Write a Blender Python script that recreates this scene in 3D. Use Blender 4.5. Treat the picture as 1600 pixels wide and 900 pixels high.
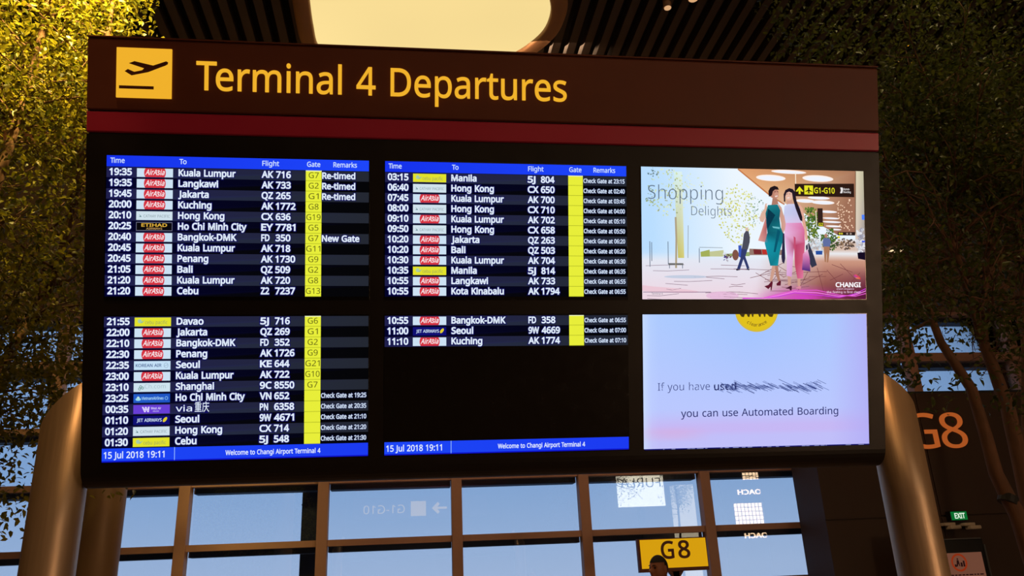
import bpy, bmesh, math, random
import numpy as np
from mathutils import Vector, Matrix
from mathutils.geometry import tessellate_polygon, delaunay_2d_cdt
from math import sin, cos, pi, radians
random.seed(7); rng = np.random.default_rng(7)
for o in list(bpy.data.objects): bpy.data.objects.remove(o)
SC = bpy.context.scene
COL = SC.collection

# ------------------------------------------------------------ camera
FPX = 1252.6
PITCH, YAW, ROLL = 0.34523, 0.13645, -0.04501
EYE = Vector((0, 0, 1.6))
_F = Vector((sin(YAW)*cos(PITCH), cos(YAW)*cos(PITCH), sin(PITCH)))
_R = Vector((cos(YAW), -sin(YAW), 0)); _U = _R.cross(_F)
CR = _R*cos(ROLL) + _U*sin(ROLL); CU = -_R*sin(ROLL) + _U*cos(ROLL)
cd = bpy.data.cameras.new('camera'); cam = bpy.data.objects.new('camera', cd); COL.objects.link(cam)
cd.sensor_width = 36; cd.lens = FPX/1600*36; cd.clip_start = 0.05; cd.clip_end = 400
m = Matrix((CR, CU, -_F)).transposed().to_4x4(); m.translation = EYE
cam.matrix_world = m
SC.camera = cam
def at(px, py, Y=None, Z=None):
    d = _F + CR*((px-800)/FPX) - CU*((py-450)/FPX)
    s = Y/d.y if Y is not None else (Z-EYE.z)/d.z
    return EYE + d*s

# ------------------------------------------------------------ world, exposure
def lin(c):
    return tuple(((v/255)/12.92 if v/255 <= .04045 else ((v/255+.055)/1.055)**2.4) for v in c)
w = bpy.data.worlds.new('dusk_sky'); SC.world = w; w.use_nodes = True
nt = w.node_tree; bg = nt.nodes['Background']
tc = nt.nodes.new('ShaderNodeTexCoord'); sp = nt.nodes.new('ShaderNodeSeparateXYZ'); cr = nt.nodes.new('ShaderNodeValToRGB')
nt.links.new(tc.outputs['Generated'], sp.inputs[0]); nt.links.new(sp.outputs['Z'], cr.inputs[0]); nt.links.new(cr.outputs[0], bg.inputs[0])
cr.color_ramp.elements[0].position = 0.0; cr.color_ramp.elements[0].color = (*lin((182, 204, 236)), 1)
cr.color_ramp.elements[1].position = 0.85; cr.color_ramp.elements[1].color = (*lin((122, 158, 204)), 1)
e = cr.color_ramp.elements.new(0.12); e.color = (*lin((148, 184, 228)), 1)
bg.inputs[1].default_value = 1.06
vs = SC.view_settings; vs.view_transform = 'Standard'; vs.look = 'None'; vs.exposure = 0; vs.gamma = 1; vs.use_curve_mapping = False

def lamp(name, kind, loc, energy, color, target=None, size=.5, spot=60, blend=.6):
    l = bpy.data.lights.new(name, kind); l.energy = energy; l.color = color
    if kind == 'AREA': l.size = size
    else: l.shadow_soft_size = size
    if kind == 'SPOT': l.spot_size = radians(spot); l.spot_blend = blend
    o = bpy.data.objects.new(name, l); COL.objects.link(o); o.location = loc
    if target is not None: o.rotation_euler = (Vector(target)-Vector(loc)).to_track_quat('-Z', 'Y').to_euler()
    return o
WARM = (1, .62, .28)
lamp('tree_spot', 'SPOT', (-1.95, 4.3, 6.7), 3000, (1, .74, .22), (-2.75, 5.3, 6.0), .08, 88, 1)
lamp('tree_spot', 'SPOT', (3.6, 3.9, 8.2), 230, (1, .74, .34), (4.3, 5.1, 5.4), .1, 60, .9)
lamp('hall_fill_spot', 'SPOT', (-2.0, 1.3, 8.3), 620, (1, .56, .22), (-1.63, 4.1, 2.0), .12, 13, .6)  # added unseen spot that warms the left pillar
lamp('hall_fill_spot', 'SPOT', (3.9, 1.6, 8.3), 520, (1, .50, .18), (2.64, 4.1, 1.9), .12, 14, .6)  # likewise added, for the right pillar
lamp('hall_fill_spot', 'SPOT', (6.8, 8.5, 8.3), 110, (1, .42, .14), (8.2, 11, 3.2), .12, 50, .8)
lamp('hall_fill', 'AREA', (1.5, -3.0, 8.2), 110, WARM, (1.5, 0, 0), 4)  # added unseen fill from the ceiling for the board and hall
lamp('hall_fill', 'AREA', (1.0, 8.6, 8.2), 165, (1, .62, .36), (1.2, 11.5, 3), 3)  # added unseen fill that lightens mullions and bulkhead
lamp('shop_fill', 'AREA', (8.0, -5.6, .55), 170, (1, .60, .34), (2, 3.7, 3.4), .9)  # added low fill browning the board front, standing in for shop glow

# ------------------------------------------------------------ materials
def mat(name, col, rough=.5, metal=0, noise=0, scale=20, bump=0, spec=.5, stretch=None, emit=None, estr=1, trans=0):
    m = bpy.data.materials.new(name); m.use_nodes = True; n = m.node_tree.nodes; L = m.node_tree.links
    b = n['Principled BSDF']; c = (*lin(col), 1)
    b.inputs['Base Color'].default_value = c; b.inputs['Roughness'].default_value = rough; b.inputs['Metallic'].default_value = metal
    b.inputs['Specular IOR Level'].default_value = spec
    if emit: b.inputs['Emission Color'].default_value = (*lin(emit), 1); b.inputs['Emission Strength'].default_value = estr
    if noise or bump:
        t = n.new('ShaderNodeTexCoord'); mp = n.new('ShaderNodeMapping'); nz = n.new('ShaderNodeTexNoise')
        nz.inputs['Scale'].default_value = scale; nz.inputs['Detail'].default_value = 4
        if stretch: mp.inputs['Scale'].default_value = stretch
        L.new(t.outputs['Object'], mp.inputs[0]); L.new(mp.outputs[0], nz.inputs[0])
        if noise:
            mx = n.new('ShaderNodeMix'); mx.data_type = 'RGBA'
            mx.inputs[6].default_value = tuple(v*(1-noise) for v in c[:3])+(1,); mx.inputs[7].default_value = tuple(min(1, v*(1+noise)) for v in c[:3])+(1,)
            L.new(nz.outputs[0], mx.inputs[0]); L.new(mx.outputs[2], b.inputs['Base Color'])
            mr = n.new('ShaderNodeMapRange'); mr.inputs[3].default_value = max(0, rough-.08); mr.inputs[4].default_value = min(1, rough+.08)
            L.new(nz.outputs[0], mr.inputs[0]); L.new(mr.outputs[0], b.inputs['Roughness'])
        if bump:
            bp = n.new('ShaderNodeBump'); bp.inputs['Strength'].default_value = bump; bp.inputs['Distance'].default_value = .01
            L.new(nz.outputs[0], bp.inputs['Height']); L.new(bp.outputs[0], b.inputs['Normal'])
    return m
M = {}
M['board'] = mat('board_brown_lacquer', (94, 46, 28), .5, 0, .12, 8, spec=.3)
M['bezel'] = mat('bezel_black', (20, 14, 12), .45, 0, .15, 12, spec=.35)
M['stripe'] = mat('crimson_lacquer', (168, 32, 62), .4, 0, .06, 6)
M['groove'] = mat('gap_shade_black', (8, 7, 7), .7, 0, .1)
M['glass_black'] = mat('screen_glass', (5, 5, 6), .25, 0, .1)
M['steel'] = mat('brushed_steel', (184, 158, 130), .42, .6, .12, 60, .08, stretch=(1, 1, .05))
M['beige'] = mat('beige_column_paint', (150, 122, 88), .5, .2, .12, 5)
M['mullion'] = mat('bronze_mullion', (160, 120, 100), .55, .0, .1, 10)
M['fin'] = mat('dark_exterior_fin', (34, 38, 46), .6, 0, .15, 10)
M['wall'] = mat('dark_wall_panel', (60, 42, 32), .7, 0, .15, 4, .05)
M['bulk'] = mat('bulkhead_panel', (104, 80, 64), .7, 0, .15, 3, .05)
M['slat'] = mat('ceiling_baffle', (66, 56, 50), .6, 0, .15, 12)
M['void'] = mat('ceiling_void_black', (8, 8, 8), .9, 0, .2)
M['floor'] = mat('floor_stone', (170, 140, 112), .3, 0, .2, 2)
M['rim'] = mat('petal_rim_bronze', (170, 128, 92), .5, .1, .08, 6)
M['bark'] = mat('tree_bark', (100, 68, 46), .85, 0, .45, 30, .5, stretch=(1, 1, .3))
M['tarmac_hazed'] = mat('tarmac_hazed', (190, 196, 206), .9, 0, .2, 2)  # paled so that outdoor haze sits in the ground colour
M['skin'] = mat('brown_skin', (150, 92, 62), .5, 0, .1, 30)
M['hair'] = mat('black_cropped_hair', (20, 16, 15), .8, 0, .3, 300, .5)
M['shirt'] = mat('navy_shirt', (34, 38, 60), .8, 0, .15, 60)
M['trouser'] = mat('dark_trousers', (26, 26, 30), .8, 0, .15, 60)
M['white'] = mat('white_metal', (190, 176, 158), .5, 0, .05)
M['black'] = mat('black_plastic', (14, 13, 13), .4, 0, .1)
M['strap'] = mat('black_strap', (12, 12, 12), .7, 0, .1)
M['grey'] = mat('grey_steel', (110, 110, 112), .4, .6, .1)

def emis(name, col, s=1.0, var=0):
    m = bpy.data.materials.new(name); m.use_nodes = True; n = m.node_tree.nodes; n.clear(); L = m.node_tree.links
    e = n.new('ShaderNodeEmission'); o = n.new('ShaderNodeOutputMaterial'); L.new(e.outputs[0], o.inputs[0])
    e.inputs[0].default_value = (*lin(col), 1); e.inputs[1].default_value = s
    if var:
        t = n.new('ShaderNodeTexCoord'); nz = n.new('ShaderNodeTexNoise'); nz.inputs['Scale'].default_value = .5; nz.inputs['Detail'].default_value = 0
        mr = n.new('ShaderNodeMapRange'); mr.inputs[3].default_value = s*(1-var); mr.inputs[4].default_value = s*(1+var)
        L.new(t.outputs['Object'], nz.inputs[0]); L.new(nz.outputs[0], mr.inputs[0]); L.new(mr.outputs[0], e.inputs[1])
    return m
M['amber'] = emis('amber_backlit', (250, 184, 46), .92)
M['petal'] = emis('petal_diffuser', (250, 222, 150), 1.0, .1)
M['amber_sign'] = emis('yellow_gate_panel', (214, 158, 16), 1.0)
M['orange'] = emis('orange_lettering', (186, 92, 38), .8)
M['exit_green'] = emis('exit_green', (10, 108, 46), 1)
M['exit_white'] = emis('exit_white', (225, 245, 225), 1)
M['furla'] = emis('shop_sign_white', (255, 244, 214), 3.4)
M['shopglow'] = emis('shop_window_glow', (255, 214, 170), 5.5)
M['spotglow'] = emis('downlight_glow', (255, 196, 140), .7)
M['cove'] = emis('cove_strip', (255, 170, 80), 9)
M['poster'] = emis('poster_screen', (120, 76, 58), .8)
M['poster_red'] = emis('poster_red', (150, 50, 20), .8)
M['poster_dark'] = emis('poster_dark', (40, 16, 14), .8)
# screen image: the display's picture plus painted text bloom, colour per face corner
ms = bpy.data.materials.new('screen_image'); ms.use_nodes = True; n = ms.node_tree.nodes; n.clear(); L = ms.node_tree.links
e_ = n.new('ShaderNodeEmission'); o_ = n.new('ShaderNodeOutputMaterial'); a_ = n.new('ShaderNodeVertexColor'); a_.layer_name = 'Col'
L.new(a_.outputs[0], e_.inputs[0]); L.new(e_.outputs[0], o_.inputs[0]); M['screen'] = ms
# glass pane
mg = bpy.data.materials.new('window_glass'); mg.use_nodes = True; n = mg.node_tree.nodes; n.clear(); L = mg.node_tree.links
t_ = n.new('ShaderNodeBsdfTransparent'); g_ = n.new('ShaderNodeBsdfGlossy'); x_ = n.new('ShaderNodeMixShader'); o_ = n.new('ShaderNodeOutputMaterial')
f_ = n.new('ShaderNodeFresnel'); f_.inputs[0].default_value = 1.55; ad = n.new('ShaderNodeMath'); ad.operation = 'ADD'; ad.inputs[1].default_value = .09
t_.inputs[0].default_value = (.93, .96, 1, 1); g_.inputs['Roughness'].default_value = 0.004
L.new(f_.outputs[0], ad.inputs[0]); L.new(ad.outputs[0], x_.inputs[0]); L.new(t_.outputs[0], x_.inputs[1]); L.new(g_.outputs[0], x_.inputs[2]); L.new(x_.outputs[0], o_.inputs[0])
M['glass'] = mg
def leafmat(name, c1, c2):
    m = bpy.data.materials.new(name); m.use_nodes = True; n = m.node_tree.nodes; n.clear(); L = m.node_tree.links
    o = n.new('ShaderNodeOutputMaterial'); d = n.new('ShaderNodeBsdfPrincipled'); t = n.new('ShaderNodeBsdfTranslucent'); x = n.new('ShaderNodeMixShader'); x.inputs[0].default_value = .45
    tc = n.new('ShaderNodeTexCoord'); nz = n.new('ShaderNodeTexNoise'); nz.inputs['Scale'].default_value = 9; r = n.new('ShaderNodeValToRGB')
    r.color_ramp.elements[0].color = (*lin(c1), 1); r.color_ramp.elements[0].position = .35; r.color_ramp.elements[1].color = (*lin(c2), 1); r.color_ramp.elements[1].position = .65
    gm = n.new('ShaderNodeNewGeometry'); L.new(gm.outputs['Position'], nz.inputs[0])
    L.new(nz.outputs[0], r.inputs[0]); L.new(r.outputs[0], d.inputs['Base Color']); L.new(r.outputs[0], t.inputs[0])
    d.inputs['Roughness'].default_value = .42
    L.new(d.outputs[0], x.inputs[1]); L.new(t.outputs[0], x.inputs[2]); L.new(x.outputs[0], o.inputs[0]); return m
M['leaf'] = leafmat('ficus_leaf_lit', (70, 76, 14), (156, 142, 34))  # brighter, yellower copy with lamplight put into the leaf colour
M['leaf_shaded'] = leafmat('ficus_leaf_shaded', (46, 60, 18), (98, 104, 34))  # darker copy with the dim trees' shade put into the leaf colour

# ------------------------------------------------------------ object helpers
def empty(name, loc, label=None, cat=None, group=None):
    o = bpy.data.objects.new(name, None); COL.objects.link(o); o.location = loc; o.empty_display_size = .1
    return tag(o, label, cat, group)
def tag(o, label=None, cat=None, group=None, kind=None):
    if label: o['label'] = label
    if cat: o['category'] = cat
    if group: o['group'] = group
    if kind: o['kind'] = kind
    return o
_wl = {}
def wloc(o):
    v = Vector((0, 0, 0))
    while o: v += o.location; o = o.parent
    return v
def link(name, me, parent=None, loc=None):
    o = bpy.data.objects.new(name, me); COL.objects.link(o)
    if parent: o.parent = parent
    if loc is not None: o.location = loc
    return o
def mesh_obj(name, V, Fc, mats, parent=None, mi=None, smooth=False, origin=None):
    """V in world coordinates; the origin is the centre of the vertices"""
    V = np.asarray(V, float)
    c = V.mean(0) if origin is None else np.asarray(origin, float)
    me = bpy.data.meshes.new(name); me.from_pydata((V-c).tolist(), [], Fc)
    for m_ in (mats if isinstance(mats, (list, tuple)) else [mats]): me.materials.append(m_)
    if mi is not None: me.polygons.foreach_set('material_index', mi)
    if smooth: me.polygons.foreach_set('use_smooth', [True]*len(me.polygons))
    me.update()
    pw = wloc(parent) if parent else Vector((0, 0, 0))
    return link(name, me, parent, Vector(c)-pw)
class MB:
    """collects shapes in world coordinates and builds ONE mesh"""
    def __init__(s): s.V = []; s.F = []; s.mi = []; s.k = 0
    def add(s, V, Fc, k=None):
        b = len(s.V); s.V += [tuple(v) for v in V]; s.F += [tuple(i+b for i in f) for f in Fc]; s.mi += [s.k if k is None else k]*len(Fc); return s
    def box(s, a, b, k=None, fr=None):
        P = [(x, y, z) for z in (a[2], b[2]) for y in (a[1], b[1]) for x in (a[0], b[0])]
        if fr: P = [fr(*p) for p in P]
        return s.add(P, [(0, 2, 3, 1), (4, 5, 7, 6), (0, 1, 5, 4), (2, 6, 7, 3), (0, 4, 6, 2), (1, 3, 7, 5)], k)
    def bevbox(s, a, b, r=.006, k=None, fr=None):
        bm = bmesh.new(); bmesh.ops.create_cube(bm, size=1)
        a = Vector(a); b = Vector(b)
        for v in bm.verts: v.co = Vector([(a[i]+b[i])/2+v.co[i]*(b[i]-a[i]) for i in range(3)])
        bmesh.ops.bevel(bm, geom=bm.edges[:], offset=r, segments=2, affect='EDGES', profile=.6)
        V = [tuple(v.co) for v in bm.verts]; Fc = [[v.index for v in f.verts] for f in bm.faces]; bm.free()
        if fr: V = [fr(*p) for p in V]
        return s.add(V, Fc, k)
    def tube(s, pts, rad, n=8, k=None, cap=True):
        pts = [Vector(p) for p in pts]
        if not isinstance(rad, (list, tuple)): rad = [rad]*len(pts)
        V = []; Fc = []; up = None
        for i, p in enumerate(pts):
            t = (pts[min(i+1, len(pts)-1)]-pts[max(i-1, 0)]).normalized()
            if up is None: up = t.orthogonal().normalized()
            up = (up-t*up.dot(t)).normalized(); q = t.cross(up)
            for j in range(n):
                a = 2*pi*j/n; V.append(p+(up*cos(a)+q*sin(a))*rad[i])
        for i in range(len(pts)-1):
            for j in range(n):
                Fc.append((i*n+j, i*n+(j+1) % n, (i+1)*n+(j+1) % n, (i+1)*n+j))
        if cap: Fc.append(tuple(range(n))[::-1]); Fc.append(tuple((len(pts)-1)*n+j for j in range(n)))
        return s.add(V, Fc, k)
    def build(s, name, mats, parent=None, smooth=False, origin=None):
        return mesh_obj(name, s.V, s.F, mats, parent, s.mi, smooth, origin)

# ------------------------------------------------------------ lettering
# glyph outlines come from a humanist sans that ships inside Blender itself; without it, Blender's built-in font
import os
FONT = None
for kind_ in ('LOCAL', 'SYSTEM'):
    fp = os.path.join(bpy.utils.resource_path(kind_), 'datafiles', 'fonts', 'NotoSansHebrew-Regular.woff2')
    if FONT is None and os.path.exists(fp):
        try: FONT = bpy.data.fonts.load(fp)
        except Exception: FONT = None
def loops_of(body, res):
    """closed outlines of the lettering, as lists of (x, y)"""
    cu = bpy.data.curves.new('t', 'FONT'); cu.body = body; cu.resolution_u = res; cu.size = 1; cu.fill_mode = 'NONE'
    if FONT: cu.font = FONT
    ob = bpy.data.objects.new('t', cu); me = ob.to_mesh()
    P = [(v.co.x, v.co.y) for v in me.vertices]; nb = {}
    for e in me.edges:
        a, b = e.vertices; nb.setdefault(a, []).append(b); nb.setdefault(b, []).append(a)
    ob.to_mesh_clear(); bpy.data.objects.remove(ob); bpy.data.curves.remove(cu)
    seen = set(); out = []
    for st in nb:
        if st in seen: continue
        lp = [st]; seen.add(st); cur = st
        while True:
            nx = [q for q in nb[cur] if q not in seen]
            if not nx: break
            cur = nx[0]; seen.add(cur); lp.append(cur)
        Q = []
        for q in lp:
            if not Q or math.hypot(P[q][0]-Q[-1][0], P[q][1]-Q[-1][1]) > 1e-4: Q.append(P[q])
        if len(Q) > 1 and math.hypot(Q[0][0]-Q[-1][0], Q[0][1]-Q[-1][1]) < 1e-4: Q.pop()
        keep = []
        for i in range(len(Q)):
            (ax, ay), (bx, by), (cx, cy) = keep[-1] if keep else Q[i-1], Q[i], Q[(i+1) % len(Q)]
            l_ = math.hypot(cx-ax, cy-ay) or 1e-9
            if abs((bx-ax)*(cy-ay)-(by-ay)*(cx-ax))/l_ > 4e-5: keep.append(Q[i])
        if len(keep) > 2: out.append(keep)
    return out
_bl = [q for c in loops_of('|', 2) for q in c]; _bar = min(q[0] for q in _bl); _bh = max(q[1] for q in _bl)-min(q[1] for q in _bl)
_adv = {}; _cs = {}
def advance(ch):
    if ch not in _adv:
        w_ = loops_of(ch+'|', 2); _adv[ch] = max(min(x for x, y in c) for c in w_ if max(y for x, y in c)-min(y for x, y in c) > .97*_bh)-_bar
    return _adv[ch]
def area2(P): return sum(P[i-1][0]*P[i][1]-P[i][0]*P[i-1][1] for i in range(len(P)))
def offc(P, d, sgn):
    out = []; n = len(P)
    for i in range(n):
        (ax, ay), (bx, by), (cx, cy) = P[i-1], P[i], P[(i+1) % n]
        l1 = math.hypot(bx-ax, by-ay) or 1; l2 = math.hypot(cx-bx, cy-by) or 1
        n1 = ((by-ay)/l1, -(bx-ax)/l1); n2 = ((cy-by)/l2, -(cx-bx)/l2)
        mx_, my_ = n1[0]+n2[0], n1[1]+n2[1]; q = (mx_*mx_+my_*my_)
        if q < .5: q = .5
        f = 2*d/q*sgn; out.append((bx+mx_*f, by+my_*f))
    return out
def inside(p, P):
    c = False
    for i in range(len(P)):
        (x1, y1), (x2, y2) = P[i-1], P[i]
        if (y1 > p[1]) != (y2 > p[1]) and p[0] < (x2-x1)*(p[1]-y1)/(y2-y1)+x1: c = not c
    return c
_gc = {}
def glyph(ch, off, res):
    k = (ch, round(off, 3), res)
    if k in _gc: return _gc[k]
    adv = advance(ch)
    if (ch, res) not in _cs: _cs[(ch, res)] = loops_of(ch, res)
    cs = _cs[(ch, res)]
    hole = [sum(inside(c[0], d) for d in cs if d is not c) % 2 == 1 for c in cs]
    oc = []
    for c, h in zip(cs, hole):
        sg = 1 if area2(c) > 0 else -1
        oc.append(offc(c, off, sg*(-1 if h else 1)) if off else c)
    V = []; Ed = []
    for q in oc:
        b = len(V); V += q; Ed += [(b+i, b+(i+1) % len(q)) for i in range(len(q))]
    r_ = delaunay_2d_cdt([Vector(p) for p in V], Ed, [], 0, 1e-6)
    V = [(p.x, p.y) for p in r_[0]]; T = []
    for f in r_[2]:
        x0, y0 = V[f[0]]; x1, y1 = V[f[1]]; x2, y2 = V[f[2]]; cen = ((x0+x1+x2)/3, (y0+y1+y2)/3)
        wn = 0
        for q, h in zip(oc, hole):
            if inside(cen, q): wn += -1 if h else 1
        if wn > 0: T.append((f[0], f[1], f[2]) if (x1-x0)*(y2-y0)-(y1-y0)*(x2-x0) > 0 else (f[0], f[2], f[1]))
    _gc[k] = (adv, np.array(V), np.array(T)); return _gc[k]
_tc = {}
def textgeo(body, off=0.0, res=3, shear=0):
    k = (body, off, res, shear)
    if k in _tc: return _tc[k]
    if FONT and all(ord(ch) < 128 for ch in body):
        Vs = []; Ts = []; x = 0; nb = 0; pv = ''
        for ch in body:
            if ch == ' ': x += .26; pv = ch; continue
            if pv == 'T' and ch in 'eoriu': x -= .055
            if (pv, ch) in (('A', 'V'), ('V', 'A'), ('A', 'T'), ('A', 'Y'), ('W', 'A'), ('A', 'W')): x -= .04
            adv, V, T = glyph(ch, off, res)
            Vs.append(V+np.array((x, 0))); Ts.append(T+nb); nb += len(V); x += adv; pv = ch
        V = np.concatenate(Vs); T = np.concatenate(Ts)
        if shear: V = V.copy(); V[:, 0] += V[:, 1]*shear
        _tc[k] = (V, T); return _tc[k]
    cu = bpy.data.curves.new('t', 'FONT'); cu.body = body; cu.resolution_u = res; cu.offset = off; cu.size = 1; cu.shear = shear
    ob = bpy.data.objects.new('t', cu); me = ob.to_mesh()
    me.calc_loop_triangles()
    V = np.empty(len(me.vertices)*3); me.vertices.foreach_get('co', V); V = V.reshape(-1, 3)[:, :2].copy()
    T = np.empty(len(me.loop_triangles)*3, int); me.loop_triangles.foreach_get('vertices', T); T = T.reshape(-1, 3)
    ob.to_mesh_clear(); bpy.data.objects.remove(ob); bpy.data.curves.remove(cu)
    _tc[k] = (V, T); return _tc[k]
CAPH = textgeo('H')[0][:, 1].max()
def textplace(body, x0, y, cap, x1=None, off=0.0, align='l', shear=0, res=3):
    """2-D verts with baseline y, cap height cap, starting at x0 (stretched to end at x1 when given)"""
    V, T = textgeo(body, off, res, shear)
    V = V.copy(); s = cap/CAPH; V[:, 1] = V[:, 1]*s+y
    a, b = textgeo(body, 0.0, res, shear)[0][:, 0].min(), textgeo(body, 0.0, res, shear)[0][:, 0].max()
    if x1 is not None: sx = (x1-x0)/(b-a); V[:, 0] = (V[:, 0]-a)*sx+x0
    else:
        wd = (b-a)*s; st = x0 if align == 'l' else (x0-wd/2 if align == 'c' else x0-wd)
        V[:, 0] = (V[:, 0]-a)*s+st
    return V, T

# ------------------------------------------------------------ the board's own frame
BO = Vector((0.4906, 3.7349, 2.8551)); BT = 0.30749
BU = Vector((1, 0, 0)); BV = Vector((0, -sin(BT), cos(BT))); BN = Vector((0, -cos(BT), -sin(BT)))
def bf(u, v, w): return tuple(BO+BU*u+BV*v+BN*w)

class Canvas:
    """flat picture printed on a panel; x right, y down in its own units mapped to board metres"""
    def __init__(s, fn): s.fn = fn; s.V = []; s.F = []; s.C = []; s.layer = 0
    def _add(s, P, T, cols, lay):
        b = len(s.V); s.V += [s.fn(p[0], p[1], lay) for p in P]
        for t in T:
            s.F.append(tuple(b+i for i in t)); s.C += [cols[i] for i in t]
    def poly(s, pts, col, lay=1):
        cols = [lin(col)]*len(pts) if not isinstance(col[0], (tuple, list)) else [lin(c) for c in col]
        T = tessellate_polygon([[Vector((p[0], p[1], 0)) for p in pts]])
        s._add(pts, T, cols, lay)
    def rect(s, x0, y0, x1, y1, col, lay=1):
        if isinstance(col[0], (tuple, list)): c = [col[0], col[1], col[1], col[0]]  # left, right
        else: c = col
        s.poly([(x0, y0), (x1, y0), (x1, y1), (x0, y1)], c, lay)
    def ell(s, x, y, rx, ry, col, lay=1, n=20, rot=0, clip=None):
        P = []
        for i in range(n):
            a = 2*pi*i/n; dx, dy = rx*cos(a), ry*sin(a)
            px, py = x+dx*cos(rot)-dy*sin(rot), y+dx*sin(rot)+dy*cos(rot)
            if clip: px = min(max(px, clip[0]), clip[2]); py = min(max(py, clip[1]), clip[3])
            P.append((px, py))
        c = lin(col); s._add(P, [(0, i, i+1) for i in range(1, n-1)], [c]*n, lay)
    def line(s, pts, wd, col, lay=1):
        for (ax, ay), (bx, by) in zip(pts, pts[1:]):
            d = math.hypot(bx-ax, by-ay) or 1; nx, ny = -(by-ay)/d*wd/2, (bx-ax)/d*wd/2
            s._add([(ax+nx, ay+ny), (bx+nx, by+ny), (bx-nx, by-ny), (ax-nx, ay-ny)], [(0, 1, 2), (0, 2, 3)], [lin(col)]*4, lay)
    def text(s, body, x0, y, cap, col, x1=None, off=0.0, align='l', lay=3, halo=None, shear=0, res=3):
        if halo:
            V, T = textplace(body, x0, 0, cap, x1, off+.075, align, shear, 2)
            s._add([(v[0], y-v[1]) for v in V], T, [lin(halo)]*len(V), lay-1)
        V, T = textplace(body, x0, 0, cap, x1, off, align, shear, res)
        s._add([(v[0], y-v[1]) for v in V], T, [lin(col)]*len(V), lay)
    def build(s, name, parent, label=None):
        V = np.array(s.V); c = V.mean(0)
        me = bpy.data.meshes.new(name); me.from_pydata((V-c).tolist(), [], s.F)
        at_ = me.color_attributes.new('Col', 'FLOAT_COLOR', 'CORNER')
        at_.data.foreach_set('color', np.array([(*c_, 1) for c_ in s.C], dtype=np.float32).ravel())
        me.materials.append(M['screen'])
        o = link(name, me, parent, Vector(c)-wloc(parent)); return tag(o, label)
def ext_text(name, parts, fn, depth, m_, parent, label=None):
    """solid lettering: parts = list of (V,T) 2-D, fn(x,y,w) -> world"""
    V = []; Fc = []
    for V2, T in parts:
        b = len(V); nv = len(V2)
        V += [fn(p[0], p[1], depth) for p in V2]+[fn(p[0], p[1], 0) for p in V2]
        ed = {}
        for t in T:
            t = [int(i) for i in t]
            Fc.append(tuple(b+i for i in t))
            for a, c in ((t[0], t[1]), (t[1], t[2]), (t[2], t[0])): ed[(a, c)] = 1
        for (a, c) in ed:
            if (c, a) not in ed: Fc.append((b+c, b+a, b+a+nv, b+c+nv))
    return tag(mesh_obj(name, V, Fc, m_, parent), label)

# ============================================================ SETTING
def struct(o): o['kind'] = 'structure'; return o
ZC = 8.5
struct(MB().box((-9, -6.5, -.2), (15.5, 12.2, 0)).build('floor', M['floor']))
struct(MB().box((-9.2, -6.7, 0), (-9, 12.2, 9.2)).build('wall_left', M['wall']))
struct(MB().box((15.5, -6.7, 0), (15.7, 12.2, 9.2)).build('wall_right', M['wall']))
struct(MB().box((-9.2, -6.7, 0), (15.7, -6.5, 9.2)).build('wall_back', M['wall']))
ceil = struct(MB().box((-9.2, -6.7, 9.05), (15.7, 12.4, 9.2)).build('ceiling', M['void']))
# baffles of the ceiling: one mesh shared by all
def slat_mesh():
    w, h, y0, y1 = .085, .17, -6.4, 11.95
    b = MB(); b.box((-w/2, y0, 0), (w/2, y1, h)); b.box((-w/2-.012, y0, -.012), (w/2+.012, y1, 0.0))
    V = b.V; me = bpy.data.meshes.new('slat'); me.from_pydata(V, [], b.F); me.materials.append(M['slat']); return me
sm = slat_mesh(); sp_ = .2185
cw = wloc(ceil)
for i in range(110):
    x = -9.0+.12+i*sp_
    if x > 15.4: break
    link('slat', sm, ceil, Vector((x, 0, ZC+.05))-cw)

# façade: mullions, transoms, panes
YG = 12.0
mx = [-8.71+1.88*i for i in range(13)]
mx = [-3.07-1.88*3, -3.07-1.88*2, -3.07-1.88, -3.07, -1.19, .69, 2.56, 4.42, 6.30, 8.18, 10.06, 11.94, 13.82, 15.4]
tz = [0.1, 1.40, 2.145, 3.0, 3.78, 4.72, 5.48]
win = empty('window_1', (1, YG, 0)); win['kind'] = 'structure'
for i, x in enumerate(mx):
    MB().bevbox((x-.075, YG-.16, 0), (x+.075, YG+.04, 5.5), .006).build('mullion', M['mullion'], win)
for j, z in enumerate(tz):
    hgt = .043 if j != 5 else .07
    for i in range(len(mx)-1):
        MB().box((mx[i]+.075, YG-.10, z-hgt), (mx[i+1]-.075, YG+.03, z+hgt)).build('transom', M['mullion'], win)
        if j > 0: MB().box((mx[i]+.075, YG+.06, z-hgt-.075), (mx[i+1]-.075, YG+.30, z-hgt+.03)).build('sunshade_fin', M['fin'], win)
for j in range(len(tz)-1):
    for i in range(len(mx)-1):
        MB().box((mx[i]+.06, YG-.01, tz[j]+.04), (mx[i+1]-.06, YG+.005, tz[j+1]-.04)).build('pane', M['glass'], win)
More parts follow.
